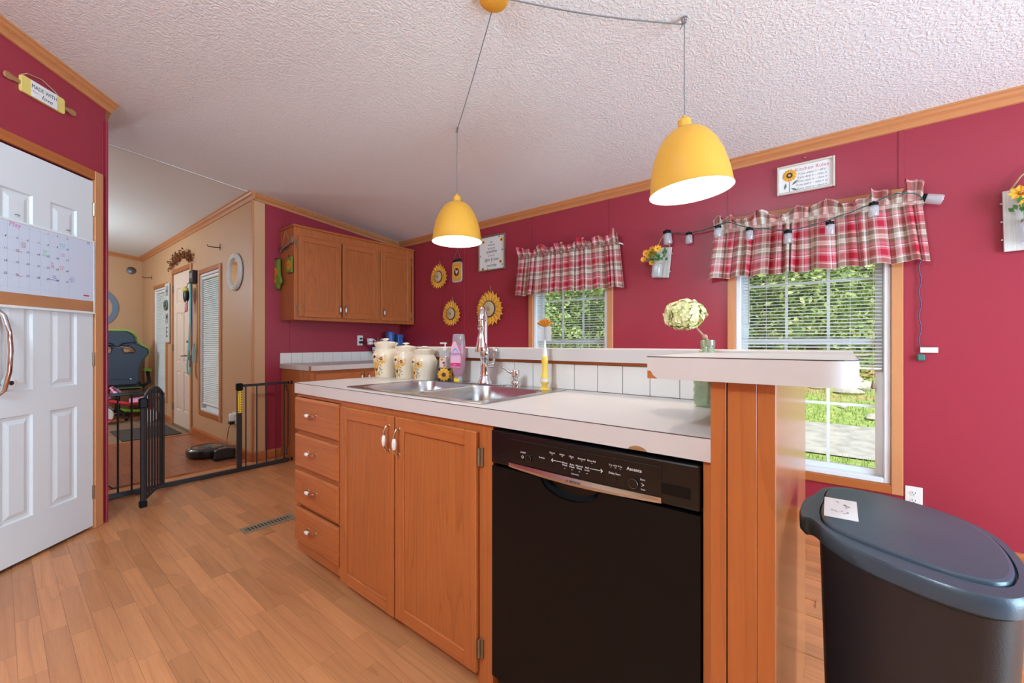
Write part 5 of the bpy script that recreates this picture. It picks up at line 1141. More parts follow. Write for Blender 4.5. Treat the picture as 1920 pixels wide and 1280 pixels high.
obj('strap', ribbon([(0, 0, 0), (.02, .0, -.2), (.03, -.005, -.45), (-.005, -.01, -.75), (-.06, -.012, -.98), (-.04, -.012, -1.08), (.02, -.01, -1.10), (.05, -.008, -1.0)], .028), M('teal'), ls)
obj('strap_fold', ribbon([(.02, .008, -.0), (.05, .008, -.3), (.055, .006, -.6), (.03, .006, -.8)], .02), M('m_purple'), ls)
obj('clip', MB().tube([(.05, -.008, -1.0), (.06, -.008, -.92), (.055, -.008, -.86)], .010, 7), M('gun'), ls)
hb = thing('hand_sanitizer', 'small clear bottle hanging beside the leash', 'bottle', base+Vector((.115, -.045, -.80))); obj('bottle', MB().box(-.03, .03, -.015, .012, -.22, -.04).lathe([(.012, -.04), (.012, .0), (.004, .01)], n=10), M('vase_blue'), hb, bevel=.006)
ko = thing('dangling_toy', 'black and yellow pouch with red straps hanging from the key rack', 'pouch', base+Vector((-.055, -.068, -.075)))
obj('pouch', MB().ball((-.02, -.01, -.14), (.06, .03, .09), 12, 8), M('black'), ko, smooth=True); obj('flap', MB().ball((-.03, -.015, -.07), (.07, .028, .035), 12, 8), M('bag_yellow'), ko, smooth=True); obj('strap', MB().tube([(-.03, -.01, -.2), (-.035, -.012, -.34)], .010, 6).tube([(.01, -.01, -.2), (.015, -.012, -.33)], .010, 6), M('pinkred'), ko); obj('string', MB().tube([(0, 0, 0), (-.015, -.008, -.05)], .003, 5), M('black'), ko)
# hoop and air vent on the far wall
p = on_x(196, 576, XF); hpo = thing('wall_hoop', 'large blue-grey ring hanging on the far tan wall', 'wall ring', (XF+.0005, p.y, p.z), PI/2)
rr = abs(on_x(222, 576, XF).y-p.y); R_ = .33
obj('ring', MB().lathe([(R_, 0), (R_, .02), (R_-.07, .02), (R_-.07, 0), (R_, 0)], (0, 0, 0), 40, 'y', False), M('hoop'), hpo)
hpo.location.y = on_x(222, 576, XF).y-R_
p = on_x(246, 507, XF); sm = thing('wall_sensor', 'small dark round sensor high on the far tan wall', 'sensor', (XF+.0005, p.y, p.z), PI/2); obj('cap', MB().lathe([(.06, 0), (.058, .012), (.03, .02), (.001, .02)], (0, 0, 0), 20, 'y'), M('steel_dark'), sm, smooth=True)
# dresser with boxes behind the chair
ds = thing('dresser', 'tall beige dresser against the far wall behind the gaming chair', 'dresser', (XF+.21, .87, 0))
obj('body', MB().box(-.19, .19, -.5, .42, .02, 1.03), M('tan'), ds); obj('top', MB().box(-.20, .21, -.51, .43, 1.0302, 1.05), M('pale_wood'), ds, bevel=.004)
for k in range(4): obj('drawer', MB().box(.1905, .205, -.48, .40, .06+.24*k, .27+.24*k), M('tan'), ds, bevel=.004)
gb = thing('game_box', 'grey and black patterned box on top of the dresser', 'box', (XF+.22, 1.03, 1.0504)); obj('body', MB().box(-.1, .1, -.14, .16, 0, .11), M('steel_dark'), gb, bevel=.004)
obj('print', MB().box(.1002, .1008, -.12, -.02, .02, .09).box(.1002, .1008, .02, .05, .03, .08).box(.1002, .1008, .08, .14, .06, .09), M('frame_grey'), gb); obj('print', MB().box(.1009, .1014, -.10, -.05, .03, .07).box(.1009, .1014, .09, .13, .065, .085), M('black'), gb)
# gaming chair (back towards the kitchen); local +x faces kitchen
gcx, gcy = -8.18, 1.08
gc = thing('gaming_chair', 'black gaming chair with lime green piping seen from behind', 'chair', (gcx, gcy, 0), math.radians(-8))
def shell(pts, x0, x1, sc=.9):
    cz_ = sum(p[1] for p in pts)/len(pts); cy_ = sum(p[0] for p in pts)/len(pts); m_ = MB()
    m_.loft([[(x0, cy_+(y-cy_)*sc, cz_+(z-cz_)*sc) for y, z in pts], [(x0+.02, y, z) for y, z in pts], [(x1-.02, y, z) for y, z in pts], [(x1, cy_+(y-cy_)*sc, cz_+(z-cz_)*sc) for y, z in pts]]); return m_
half = [(.0, .50), (.20, .50), (.235, .56), (.23, .66), (.25, .80), (.30, .90), (.34, .97), (.33, 1.03), (.22, 1.10)]
lowo = [(-y, z) for y, z in reversed(half[1:])]+half[1:]+[(.18, 1.12), (.10, 1.06), (0, 1.05), (-.10, 1.06), (-.18, 1.12)]
bk = obj('backrest', shell([(y, z) for y, z in lowo][::1], .06, .19, .94), M('leather'), gc, smooth=False, bevel=.01)
hdp = [(-.2, 1.12), (-.06, 1.10), (-.02, 1.055), (.02, 1.055), (.06, 1.10), (.2, 1.12), (.19, 1.2), (.15, 1.26), (.10, 1.285), (-.10, 1.285), (-.15, 1.26), (-.19, 1.2)]
obj('headrest', shell(hdp, .06, .18, .93), M('leather'), gc, bevel=.01)
obj('headrest_bridge', MB().box(.08, .16, -.21, .21, 1.075, 1.14), M('leather'), gc, bevel=.01)
def pip(pts): return MB().tube([(.12, y, z) for y, z in pts], .010, 7)
obj('piping', pip([(-.34, .97), (-.33, 1.035), (-.215, 1.125), (-.205, 1.2), (-.16, 1.268), (-.10, 1.297), (.10, 1.297), (.16, 1.268), (.205, 1.2), (.215, 1.125), (.33, 1.035), (.345, .97), (.305, .895)]), M('green_acc'), gc, smooth=True)
cut_holes = []
for s_ in (-1, 1):
    w_ = [(s_*.05, 1.04), (s_*.075, 1.06), (s_*.15, 1.055), (s_*.19, 1.0), (s_*.17, .975), (s_*.07, .975)]
    cut_holes.append(w_)
    obj('slot_rim', MB().tube([(.193, y, z) for y, z in w_+[w_[0], w_[1]]], .008, 6), M('leather_d'), gc, smooth=True)
    obj('bolt', MB().lathe([(.012, .19), (.010, .198), (.001, .199)], (0, s_*.14, .60), 10, 'x'), M('alu'), gc, smooth=True)
    ar = obj('armrest', MB().box(-.26, .02, s_*.33-.05, s_*.33+.05, .69, .72), M('green_acc'), gc, bevel=.012)
    obj('arm_post', MB().tube([(-.10, s_*.33, .69), (-.08, s_*.35, .52), (-.06, s_*.26, .46)], .025, 8), M('leather_d'), gc, smooth=True)
for o_ in (bk, bpy.data.objects[gc.children[1].name]):
    o_.modifiers.clear(); cm = MB()
    for w_ in cut_holes: cm.prism(w_, -.1, .4, 'x')
    co = obj('cutter', cm, M('leather'), gc); bo_ = o_.modifiers.new('cut', 'BOOLEAN'); bo_.object = co; bo_.operation = 'DIFFERENCE'; bo_.solver = 'EXACT'
    bpy.context.view_layer.update(); me_ = bpy.data.meshes.new_from_object(o_.evaluated_get(bpy.context.evaluated_depsgraph_get()))
    o_.modifiers.clear(); o_.data = me_; bpy.data.objects.remove(co)
    bv = o_.modifiers.new('bevel', 'BEVEL'); bv.width = .006; bv.segments = 1; bv.limit_method = 'ANGLE'; bv.angle_limit = .7
obj('back_seam', MB().box(.191, .194, -.17, .17, .595, .603), M('leather_d'), gc)
obj('seat', MB().prism(rrect(-.46, .05, -.26, .26, .06), .43, .53, 'z'), M('leather_d'), gc, bevel=.02); obj('seat_piping', MB().box(-.40, .055, -.265, .265, .455, .468), M('green_acc'), gc)
obj('gas_lift', MB().lathe([(.03, .12), (.03, .40), (.06, .43)], (-.18, 0, 0), 14), M('black'), gc, smooth=True)
for k in range(5):
    a = k*2*PI/5+.3; e = Vector((-.18+.32*math.cos(a), .32*math.sin(a), .075)); lg_ = obj('base_leg', MB().tube([(-.18, 0, .12), tuple(e)], [.03, .018], 8), M('green_acc' if k == 1 else 'black'), gc, smooth=True)
    obj('caster', MB().lathe([(.03, -.02), (.03, .02)], (e.x, e.y, .03), 12, 'y'), M('black'), lg_, smooth=True)
# tricycle
d_ = ray(228, 700); tq = 5.72; tp = Vector((d_.x*tq, d_.y*tq, 0))
tr = thing('toy_tricycle', 'pink toddler tricycle with white front wheel behind the gate', 'tricycle', tp, math.radians(78))
# local x = to the right in view (towards +Y world); front wheel at -x
fwz = .125
fw = obj('front_wheel', MB().lathe([(.05, -.02), (.115, -.024), (.125, -.015), (.125, .015), (.115, .024), (.05, .02)], (-.20, 0, fwz), 24, 'y'), M('tyre_white'), tr, smooth=True)
obj('pedal', MB().tube([(-.20, -.03, fwz), (-.16, -.06, fwz-.05), (-.12, -.09, fwz-.05)], .012, 7).box(-.15, -.08, -.12, -.06, fwz-.065, fwz-.045), M('pinkred'), fw)
obj('fork', MB().tube([(-.20, -.035, fwz), (-.17, -.035, .28), (-.13, 0, .34)], .014, 8).tube([(-.20, .035, fwz), (-.17, .035, .28), (-.13, 0, .34)], .014, 8), M('pinkred'), tr, smooth=True)
obj('fender', MB().loft([[(-.20+.14*math.cos(a), y, fwz+.14*math.sin(a)) for y in (-.04, .04)] for a in [.5+2.2*k/10 for k in range(11)]], caps=False, closed=False), M('lilac'), tr, smooth=True)
obj('frame', MB().tube([(-.14, 0, .32), (.05, 0, .27), (.30, 0, .26)], [.022, .024, .022], 10), M('pinkred'), tr, smooth=True)
obj('seat', MB().loft([[(x, y, z) for y, z in ((-w_, h_), (w_, h_), (w_*.8, h_+.05), (-w_*.8, h_+.05))] for x, w_, h_ in ((.08, .05, .285), (.18, .10, .29), (.27, .11, .31), (.30, .11, .38))]), M('pink'), tr, smooth=True)
obj('handlebar', MB().tube([(-.13, 0, .33), (-.10, 0, .46)], .016, 8).tube([(-.06, -.16, .45), (-.10, -.10, .50), (-.11, 0, .50), (-.10, .10, .50), (-.06, .16, .45)], .013, 8), M('pink'), tr, smooth=True)
for s_ in (-1, 1):
    obj('grip', MB().tube([(-.06, s_*.16, .45), (-.03, s_*.19, .42)], .019, 8), M('lilac'), tr, smooth=True)
    obj('rear_wheel', MB().lathe([(.03, -.018), (.085, -.02), (.09, 0), (.085, .02), (.03, .018)], (.30, s_*.15, .09), 20, 'y'), M('tyre_white'), tr, smooth=True)
obj('rear_axle', MB().tube([(.30, -.15, .09), (.30, .15, .09)], .012, 8).tube([(.30, 0, .09), (.29, 0, .26)], .014, 8), M('pinkred'), tr, smooth=True)
obj('handle_pouch', MB().box(-.16, -.125, -.05, .05, .38, .48), M('black'), tr, bevel=.01)
# doormat
dmat = thing('doormat', 'dark flat doormat lying before the front door', 'mat', ((DR[0]+DR[1])/2, YT-.36, .0012)); obj('mat', MB().prism(rrect(-.42, .42, -.27, .27, .02), 0, .008), M('mat_dark'), dmat)
# robot vacuum, dock, charger
rvp = on_z(392, 853, .0)
rv = thing('robot_vacuum', 'round black robot vacuum parked at its dock by the tan wall', 'robot vacuum', (rvp.x, min(rvp.y, 1.30), .001))
obj('shell', MB().lathe([(.155, .012), (.17, .018), (.172, .07), (.168, .078), (.160, .082)], n=40), M('robot'), rv, smooth=True)
obj('top_plate', MB().lathe([(.160, .082), (.152, .089), (.001, .090)], n=40), M('robot_top'), rv, smooth=True)
obj('top_ring', MB().lathe([(.125, .0905), (.13, .093), (.135, .0905)], n=36, caps=False), M('robot'), rv, smooth=True)
obj('button_panel', MB().prism(circ(.02, 0, .05, .03, 20), .0905, .092), M('screen_teal'), rv); obj('wheel', MB().lathe([(.03, -.01), (.03, .01)], (0, -.11, .029), 12, 'y'), M('black'), rv, smooth=True); obj('wheel', MB().lathe([(.03, -.01), (.03, .01)], (0, .11, .029), 12, 'y'), M('black'), rv, smooth=True)
dkp = Vector((rv.location.x+.255, rv.location.y+.06, 0.001))
dk = thing('vacuum_dock', 'small black charging dock beside the robot vacuum', 'dock', dkp)
obj('base', MB().prism(rrect(-.075, .075, -.09, .09, .02), 0, .012), M('robot'), dk); obj('tower', MB().prism(rrect(.0, .075, -.085, .085, .02), .0121, .10), M('robot'), dk, bevel=.008); obj('tower_cap', MB().prism(rrect(.005, .07, -.05, .05, .02), .1002, .112), M('robot_top'), dk, bevel=.004)
ap = on_y(440, 783, YT); ad_ = thing('charger_adapter', 'white plug-in charger on the tan wall above the dock', 'charger', (ap.x, YT-.0004, ap.z))
obj('plate', MB().prism(rrect(-.04, .04, -.06, .06, .006), -.006, 0, 'y'), M('ceramic'), ad_); obj('adapter', MB().box(-.03, .03, -.045, -.0062, -.03, .045), M('white'), ad_, bevel=.008); obj('adapter', MB().box(-.028, .028, -.05, -.0062, -.062, -.032), M('black'), ad_, bevel=.006)
q_ = Vector((dkp.x+.03, dkp.y+.083, .06))-Vector(ad_.location)
obj('cable', MB().tube([(-.01, -.03, -.06), (-.06, -.032, -.10), (min(-.10, q_.x-.03), -.034, -.20), (min(-.12, q_.x-.05), -.036, -.30), (q_.x-.01, -.034, q_.z+.05), (q_.x, -.036, q_.z+.012), tuple(q_)], .003, 6), M('black'), ad_, smooth=True)
# floor register
f0, f1, f2, f3 = on_z(450, 988, 0), on_z(553, 962, 0), on_z(553, 974, 0), on_z(468, 1001, 0)
fr_c = (f0+f1+f2+f3)/4; Lr, Wr = .30, .10
fr = thing('floor_register', 'brown slotted metal floor vent beside the drawer cabinet', 'vent', (on_z(505, 981, 0).x, on_z(505, 981, 0).y, .0005), math.radians(90))
obj('frame', MB().box(-Lr/2, Lr/2, -Wr/2, -Wr/2+.02, 0, .005).box(-Lr/2, Lr/2, Wr/2-.02, Wr/2, 0, .005).box(-Lr/2, -Lr/2+.02, -Wr/2+.02, Wr/2-.02, 0, .005).box(Lr/2-.02, Lr/2, -Wr/2+.02, Wr/2-.02, 0, .005), M('register'), fr, bevel=.002)
obj('duct_plate', MB().box(-Lr/2+.02, Lr/2-.02, -Wr/2+.02, Wr/2-.02, 0, .0008), M('iron'), fr)
sl = MB().box(-.0045, .0045, -Wr/2+.0202, Wr/2-.0202, .0009, .0022).mesh('slat', M('register'))
for k in range(14): obj('slat', sl, None, fr, loc=(-Lr/2+.030+k*.0185, 0, 0))
# ================================================================== WINDOW WALL DECOR
def ww(name, label, cat, px, py, group=None, off=.0005): p = on_y(px, py, YW-.01); return thing(name, label, cat, (p.x, YW-off, p.z), 0, group)
def wsz(px0, px1, py): return abs(on_y(px1, py, YW-.01).x-on_y(px0, py, YW-.01).x)
def sunflower(px, py, rpx, label, hook=True):
    t = ww('sunflower_plaque', label, 'wall plaque', px, py, 'sunflower plaques on the burgundy wall')
    d = ray(px, py); R = rpx/FPX*(YW/d.y)
    obj('backing', MB().lathe([(R*.6, .002), (R*.6, .012), (.001, .0121)], (0, 0, 0), 24, 'y'), M('petal_dark'), t)
    n = 19
    for ring, (ph, y0, r1) in enumerate(((0, -.018, R), (PI/n, -.026, R*.93))):
        for k in range(n if ring == 0 else n):
            f = MB(); tt = 2*PI*k/n+ph; ct_, st_ = math.cos(tt), math.sin(tt); rj = r1*(1+.05*math.sin(k*5.3))
            def P(r_, w_, y): return (r_*ct_-w_*st_, y, r_*st_+w_*ct_)
            wd = R*.15
            f.add([P(R*.38, -wd*.6, y0+.006), P(R*.70, -wd, y0+.002), P(rj, 0, y0-.004), P(R*.70, wd, y0+.002), P(R*.38, wd*.6, y0+.006), P(R*.38, 0, y0), P(R*.72, 0, y0-.006)], [(0, 5, 6, 1), (5, 4, 3, 6), (1, 6, 2), (6, 3, 2), (0, 1, 2, 3, 4)])
            obj('petal', f, M('petal'), t)
    ln = MB()
    for k in range(38):
        tt = 2*PI*k/38; ct_, st_ = math.cos(tt), math.sin(tt); w_ = R*.008; r1 = R*(.62 if k % 2 else .52); y1 = -.0335
        ln.add([(R*.40*ct_-w_*st_, y1, R*.40*st_+w_*ct_), (R*.40*ct_+w_*st_, y1, R*.40*st_-w_*ct_), (r1*ct_, y1+.001, r1*st_)], [(0, 1, 2)])
    obj('petal_lines', ln, M('disc_line'), t, kind='stuff')
    c = obj('disc', MB().lathe([(R*.43, .024), (R*.42, .034), (R*.36, .038), (.001, .040)], (0, 0, 0), 28, 'y'), M('disc_beige'), t, smooth=True)
    obj('disc_centre', MB().lathe([(R*.13, .0395), (R*.11, .0415), (.001, .0418)], (0, 0, 0), 16, 'y'), M('disc_mid'), c)
    obj('disc_rim', MB().lathe([(R*.46, .023), (R*.46, .030), (R*.41, .036), (R*.43, .023)], (0, 0, 0), 28, 'y', False), M('disc_line'), c)
    obj('hanging_string', MB().tube([(-.006, -.006, R*.8), (0, -.004, R*1.28), (.006, -.006, R*.8)], .002, 5), M('twine'), t)
    return t
sunflower(824, 519, 24, 'small carved sunflower plaque beside the mason jar plaque')
sunflower(847.5, 588, 25, 'small carved sunflower plaque above the sunflower canisters')
sunflower(919, 579, 34, 'large carved sunflower plaque behind the faucet')
# mason jar plaque
mj = ww('mason_jar_plaque', 'yellow mason jar shaped plaque with a rooster below the lamp', 'wall plaque', 857, 510)
jw = wsz(848.5, 866, 510)/2; jh = on_y(857, 491, YW).z-on_y(857, 529, YW).z
obj('board', MB().prism(rrect(-jw, jw, -jh/2, jh/2, jw*.45, 5), -.014, -.001, 'y'), M('barnwood'), mj)
f = MB(); petals(f, 16, jw*.4, jw*1.0, jw*.2, -.017, -.0145, 0, 0)
obj('yellow_print', MB().prism(rrect(-jw*.9, jw*.9, -jh*.42, jh*.46, jw*.4, 5), -.0152, -.0142, 'y'), M('yellow_shade'), mj)
obj('flower_print', f, M('petal'), mj)
oc = obj('oval_print', MB().prism(circ(0, 0, jw*.52, jw*.62, 18), -.0185, -.0172, 'y'), M('seed'), mj)
obj('rooster_print', MB().prism([(x*jw, z*jw) for x, z in ((-.25, .3), (-.15, .38), (-.08, .2), (.05, .1), (.22, .32), (.3, .1), (.18, -.15), (.04, -.22), (.04, -.38), (-.04, -.38), (-.04, -.22), (-.18, -.05), (-.18, .15))], -.0195, -.0186, 'y'), M('paper'), oc)
obj('lid', MB().box(-jw*.82, jw*.82, -.016, -.001, jh/2+.0005, jh/2+.032), M('iron'), mj, bevel=.002)
obj('hanging_wire', MB().tube([(-jw*.7, -.008, jh/2+.03), (0, -.004, jh/2+.15), (jw*.7, -.008, jh/2+.03)], .002, 5), M('gun'), mj)
# framed sayings
def picture(name, label, px0, px1, py0, py1, fr, fmat):
    c = on_y((px0+px1)/2, (py0+py1)/2, YW-.015); x0, x1 = on_y(px0, py0, YW-.015).x, on_y(px1, py0, YW-.015).x
    t = thing(name, label, 'picture', ((x0+x1)/2, YW-.0005, c.z)); w_ = (x1-x0)/2
    d = ray((px0+px1)/2, 0); hh = (py1-py0)/FPX*(YW/d.y)/2
    fm = 'brown_frame' if fmat == 'b' else 'pale_wood'
    for b in ((-w_, -w_+fr, -hh, hh), (w_-fr, w_, -hh, hh), (-w_+fr, w_-fr, -hh, -hh+fr), (-w_+fr, w_-fr, hh-fr, hh)): obj('frame_bar', MB().box(b[0], b[1], -.022, -.001, b[2], b[3]), M(fm), t, bevel=.003)
    obj('print', MB().box(-w_+fr-.001, w_-fr+.001, -.010, -.002, -hh+fr-.001, hh-fr+.001), M('paper'), t)
    return t, w_, hh
s1_, w_, hh = picture('sunshine_sign', 'brown framed saying with small sunflowers beside the yellow lamp', 897, 947, 441, 507, .014, 'b')
yq = -.0104
for s, z, sz, sh in (('MAY', .62, .022, 0), ('YOUR DAY', .46, .022, 0), ('ALWAYS BE', .27, .022, 0), ('sunshine', .10, .048, .35), ('& FULL OF', -.14, .022, 0), ('light & love', -.36, .048, .35), ('in', -.53, .02, 0), ('everyday', -.68, .044, .35)): text(s1_, s, (-.004, yq, z*hh), sz, 'ink', shear=sh, sx=.86)
for fx_, fz_ in ((-.62, .70), (.72, .66), (.66, -.55), (-.66, -.86)):
    f = MB(); petals(f, 10, .004, .021, .006, -.0116, -.0106, fx_*w_, fz_*hh); fo = obj('flower_print', f, M('petal'), s1_); obj('flower_centre', MB().prism(circ(fx_*w_, fz_*hh, .009, .009, 12), -.0124, -.0118, 'y'), M('seed'), fo)
for fx_, fz_, a in ((.55, .86, .6), (.78, .10, .3), (.78, -.72, .4), (-.3, -.88, 1.2), (-.86, -.1, 1.0)): obj('leaf_print', MB().prism([(fx_*w_+.018*math.cos(a), fz_*hh+.018*math.sin(a)), (fx_*w_-.006*math.sin(a), fz_*hh+.006*math.cos(a)), (fx_*w_-.016*math.cos(a), fz_*hh-.016*math.sin(a)), (fx_*w_+.006*math.sin(a), fz_*hh-.006*math.cos(a))], -.0108, -.0102, 'y'), M('leafgrey'), s1_)
s2_, w_, hh = picture('kitchen_rules_sign', 'pale framed Kitchen Rules saying with a sunflower above the wide valance', 1457, 1566, 303, 358, .013, 'p')
text(s2_, 'Kitchen Rules', (w_*.22, yq, hh*.58), .030, 'ink_red', spacing=1.1, sx=.92)
for k, s in enumerate(('If you empty it ~ fill it', 'If you dirty it ~ clean it', 'If you open it ~ close it', 'If you spill it ~ wipe it up', 'If you cook it ~ share it')): text(s2_, s, (w_*.22, yq, hh*(.28-.25*k)), .0185, 'ink_grey', shear=.3, sx=.85)
f = MB(); petals(f, 15, .008, .042, .010, -.0122, -.0106, -w_*.55, hh*.30); fo = obj('flower_print', f, M('yellow_shade'), s2_)
obj('flower_centre', MB().prism(circ(-w_*.55, hh*.30, .017, .017, 16), -.0135, -.0124, 'y'), M('seed'), fo); obj('flower_eye', MB().prism(circ(-w_*.55, hh*.30, .007, .007, 12), -.014, -.0136, 'y'), M('disc_beige'), fo)
obj('stem_print', MB().box(-w_*.55-.002, -w_*.55+.002, -.0108, -.0102, -hh*.82, -hh*.1), M('leafgrey'), s2_)
for fx_, fz_, a in ((-.70, -.42, 1.4), (-.36, -.25, .7), (-.38, -.70, -.5)): obj('leaf_print', MB().prism([(fx_*w_+.022*math.cos(a), fz_*hh+.022*math.sin(a)), (fx_*w_-.007*math.sin(a), fz_*hh+.007*math.cos(a)), (fx_*w_-.02*math.cos(a), fz_*hh-.02*math.sin(a)), (fx_*w_+.007*math.sin(a), fz_*hh-.007*math.cos(a))], -.0112, -.0102, 'y'), M('leafgrey'), s2_)
obj('nail', MB().tube([(0, -.001, hh+.028), (0, -.014, hh+.028)], .004, 8), M('nickel'), s2_)
# ------------------------------------------------------------------ valances
def valance(x0, x1, zb, zr, ztop, label, seed, rep):
    t = thing('valance', label, 'curtain', ((x0+x1)/2, YW-.06, zb)); L = x1-x0; r_ = random.Random(seed)
    ph = [r_.uniform(0, 6.28) for _ in range(8)]
    def fold(s, v):                                  # irregular pinched gathers: rounded fronts, sharp valleys
        w1 = PI*s*L/.062+ph[0]+1.1*math.sin(2*PI*s*L/.27+ph[1])+.7*math.sin(2*PI*s*L/.41+ph[4])
        return .75-1.5*abs(math.sin(w1))**.75*(.75+.25*math.sin(2*PI*s*L/.19+ph[2]))
    def cloth(u, v):                                 # v 0 = hem, 1 = rod
        a = .030*(1-.35*v); x = -L/2+u*L+.010*math.sin(2*PI*u*L/.11+ph[5])*(1-.6*v); fl_ = 1+.035*(1-v)*(2*u-1)*0
        flare = (1-v)*.035*(2*u-1)
        return (x+flare, -.004+a*fold(u, v)-.012*(1-v), (zr-zb)*v+.007*math.sin(2*PI*u*L/.13+ph[6])*(1-v))
    nu = int(L/.0035)
    obj('cloth', MB().grid(cloth, nu, 18, lambda u, v: (u*L*2.1/.26+rep, v*(zr-zb)/.165+.1)), M('plaid'), t, smooth=True)
    hh_ = ztop-zr
    tuf = [(.025, .50, .034)]+[((k+.5+r_.uniform(-.22, .22))/5.6, r_.uniform(.28, .52), r_.uniform(.036, .058)) for k in range(5)]+[(.955, .62, .040)]
    def env(u): return .34+.10*math.sin(2*PI*u*L/.047+ph[6])*.5+max(h_*math.exp(-((u-c_)/w_)**2) for c_, h_, w_ in tuf)
    def ruf(u, v):
        k = env(u); g2 = min(1, max(0, k-.3)); w1 = math.sin(2*PI*u*L/.052+ph[2]+1.3*math.sin(u*17+ph[0]))
        return (-L/2+u*L+.018*v*math.sin(2*PI*u*L/.07+ph[3]), -.006+(.008+.016*v)*w1-.016*g2*math.sin(PI*v*.9)-.01*math.sin(PI*v), (zr-zb)+.018+hh_*k*math.sin(v*2.0)*.88)
    obj('ruffled_header', MB().grid(ruf, nu, 12, lambda u, v: (u*L*2.1/.26+rep, (zr-zb)/.165+.1+v*.6)), M('plaid'), t, smooth=True)
    obj('rod_pocket', MB().grid(lambda u, v: (-L/2+u*L, -.002-(.012+.004*fold(u, 1))*math.sin(PI*v)+.004*fold(u, 1), (zr-zb)-.004+.026*v), nu, 5, lambda u, v: (u*L*2.1/.26+rep, (zr-zb)/.165+.1+v*.1)), M('plaid'), t, smooth=True)
    obj('curtain_rod', MB().tube([(-L/2-.004, .058, zr-zb+.006), (-L/2-.004, .004, zr-zb+.006), (L/2+.004, .004, zr-zb+.006), (L/2+.004, .058, zr-zb+.006)], .0055, 8), M('white'), t)
    return t
valance(-2.395, -1.385, 1.562, 1.905, 2.03, 'short red plaid valance on the window behind the faucet', 3, .2)
valance(-.690, .335, 1.556, 1.865, 2.01, 'red plaid valance draped with jar string lights over the window by the trash can', 9, .65)
# ------------------------------------------------------------------ string lights
ysl = YW-.125
slt = thing('string_lights', 'grey cord of string lights with mini mason jars along the valance', 'string lights', (-.3, ysl, 1.75))
pth = [on_y(*q, Y) for q, Y in (((1248, 436), YW-.02), ((1263, 436), YW-.03), ((1296, 436), YW-.04), ((1330, 428), YW-.06), ((1364, 417), ysl), ((1400, 426), ysl), ((1440, 429), ysl), ((1480, 431), ysl), ((1530, 420), ysl), ((1580, 403), ysl), ((1625, 386), ysl), ((1660, 370), ysl), ((1690, 362), ysl), ((1726, 368), YW-.09), ((1728, 400), YW-.03), ((1725, 470), YW-.012))]
def smooth_path(P, n=6):
    out = []
    for i in range(len(P)-1):
        p0, p1, p2, p3 = P[max(i-1, 0)], P[i], P[i+1], P[min(i+2, len(P)-1)]
        for k in range(n):
            t = k/n; out.append(.5*((2*p1)+(p2-p0)*t+(2*p0-5*p1+4*p2-p3)*t*t+(3*p1-p0-3*p2+p3)*t**3))
    return out+[P[-1]]
cp = smooth_path(pth); obj('cord', MB().tube(cp, .0028, 6), M('cord_green'), slt, world=True, smooth=True)
obj('cord_twist', MB().tube([p+Vector((0, .004*math.cos(i*1.1)-.0, .004*math.sin(i*1.1))) for i, p in enumerate(cp)], .0022, 5), M('cord_green'), slt, world=True)
tail = [on_y(1725+ (2.4*math.sin(k*.9)), 470+k*6.4, YW-.012) for k in range(31)]
obj('cord_tail', MB().tube(tail, .003, 6), M('cord_navy'), slt, world=True, smooth=True)
pz_ = tail[-1]; obj('plug', MB().box(pz_.x-.018, pz_.x+.014, YW-.03, YW-.004, pz_.z-.04, pz_.z-.006), M('plug_green'), slt, world=True, bevel=.005)
obj('warning_tag', MB().box(pz_.x-.004, pz_.x+.064, YW-.018, YW-.016, pz_.z+.004, pz_.z+.032), M('paper'), slt, world=True)
invs = Matrix.Translation(-Vector(slt.location))
def jar(px, py, Y, tilt=0.0, sc=1.0, up=None):
    p = on_y(px, py, Y); Mx = invs @ Matrix.Translation(p) @ Matrix.Rotation(tilt, 4, 'Y') @ Matrix.Scale(sc, 4)
    j = obj('jar_light', MB().frame(Mx).lathe([(.019, -.024), (.022, -.03), (.023, -.078), (.020, -.084), (.001, -.084)], n=18, caps=False), M('jar_glass'), slt, smooth=True)
    obj('jar_lid', MB().frame(Mx).lathe([(.001, -.0), (.006, -.001), (.006, -.008), (.021, -.009), (.021, -.026), (.019, -.026)], n=18), M('black_satin'), j, smooth=True)
    obj('bulb', MB().frame(Mx).lathe([(.005, -.026), (.006, -.035), (.005, -.06), (.001, -.066)], n=10), M('clear_plastic'), j, smooth=True)
for px, py in ((1292, 434), (1346, 421), (1405, 425), (1477, 430), (1556, 413), (1638, 377)): jar(px, py, ysl if px > 1340 else YW-.045)
jar(1722, 371, YW-.05, math.radians(-72), 1.15)
jar(1250, 430, YW-.066, math.radians(-6), 1.3)
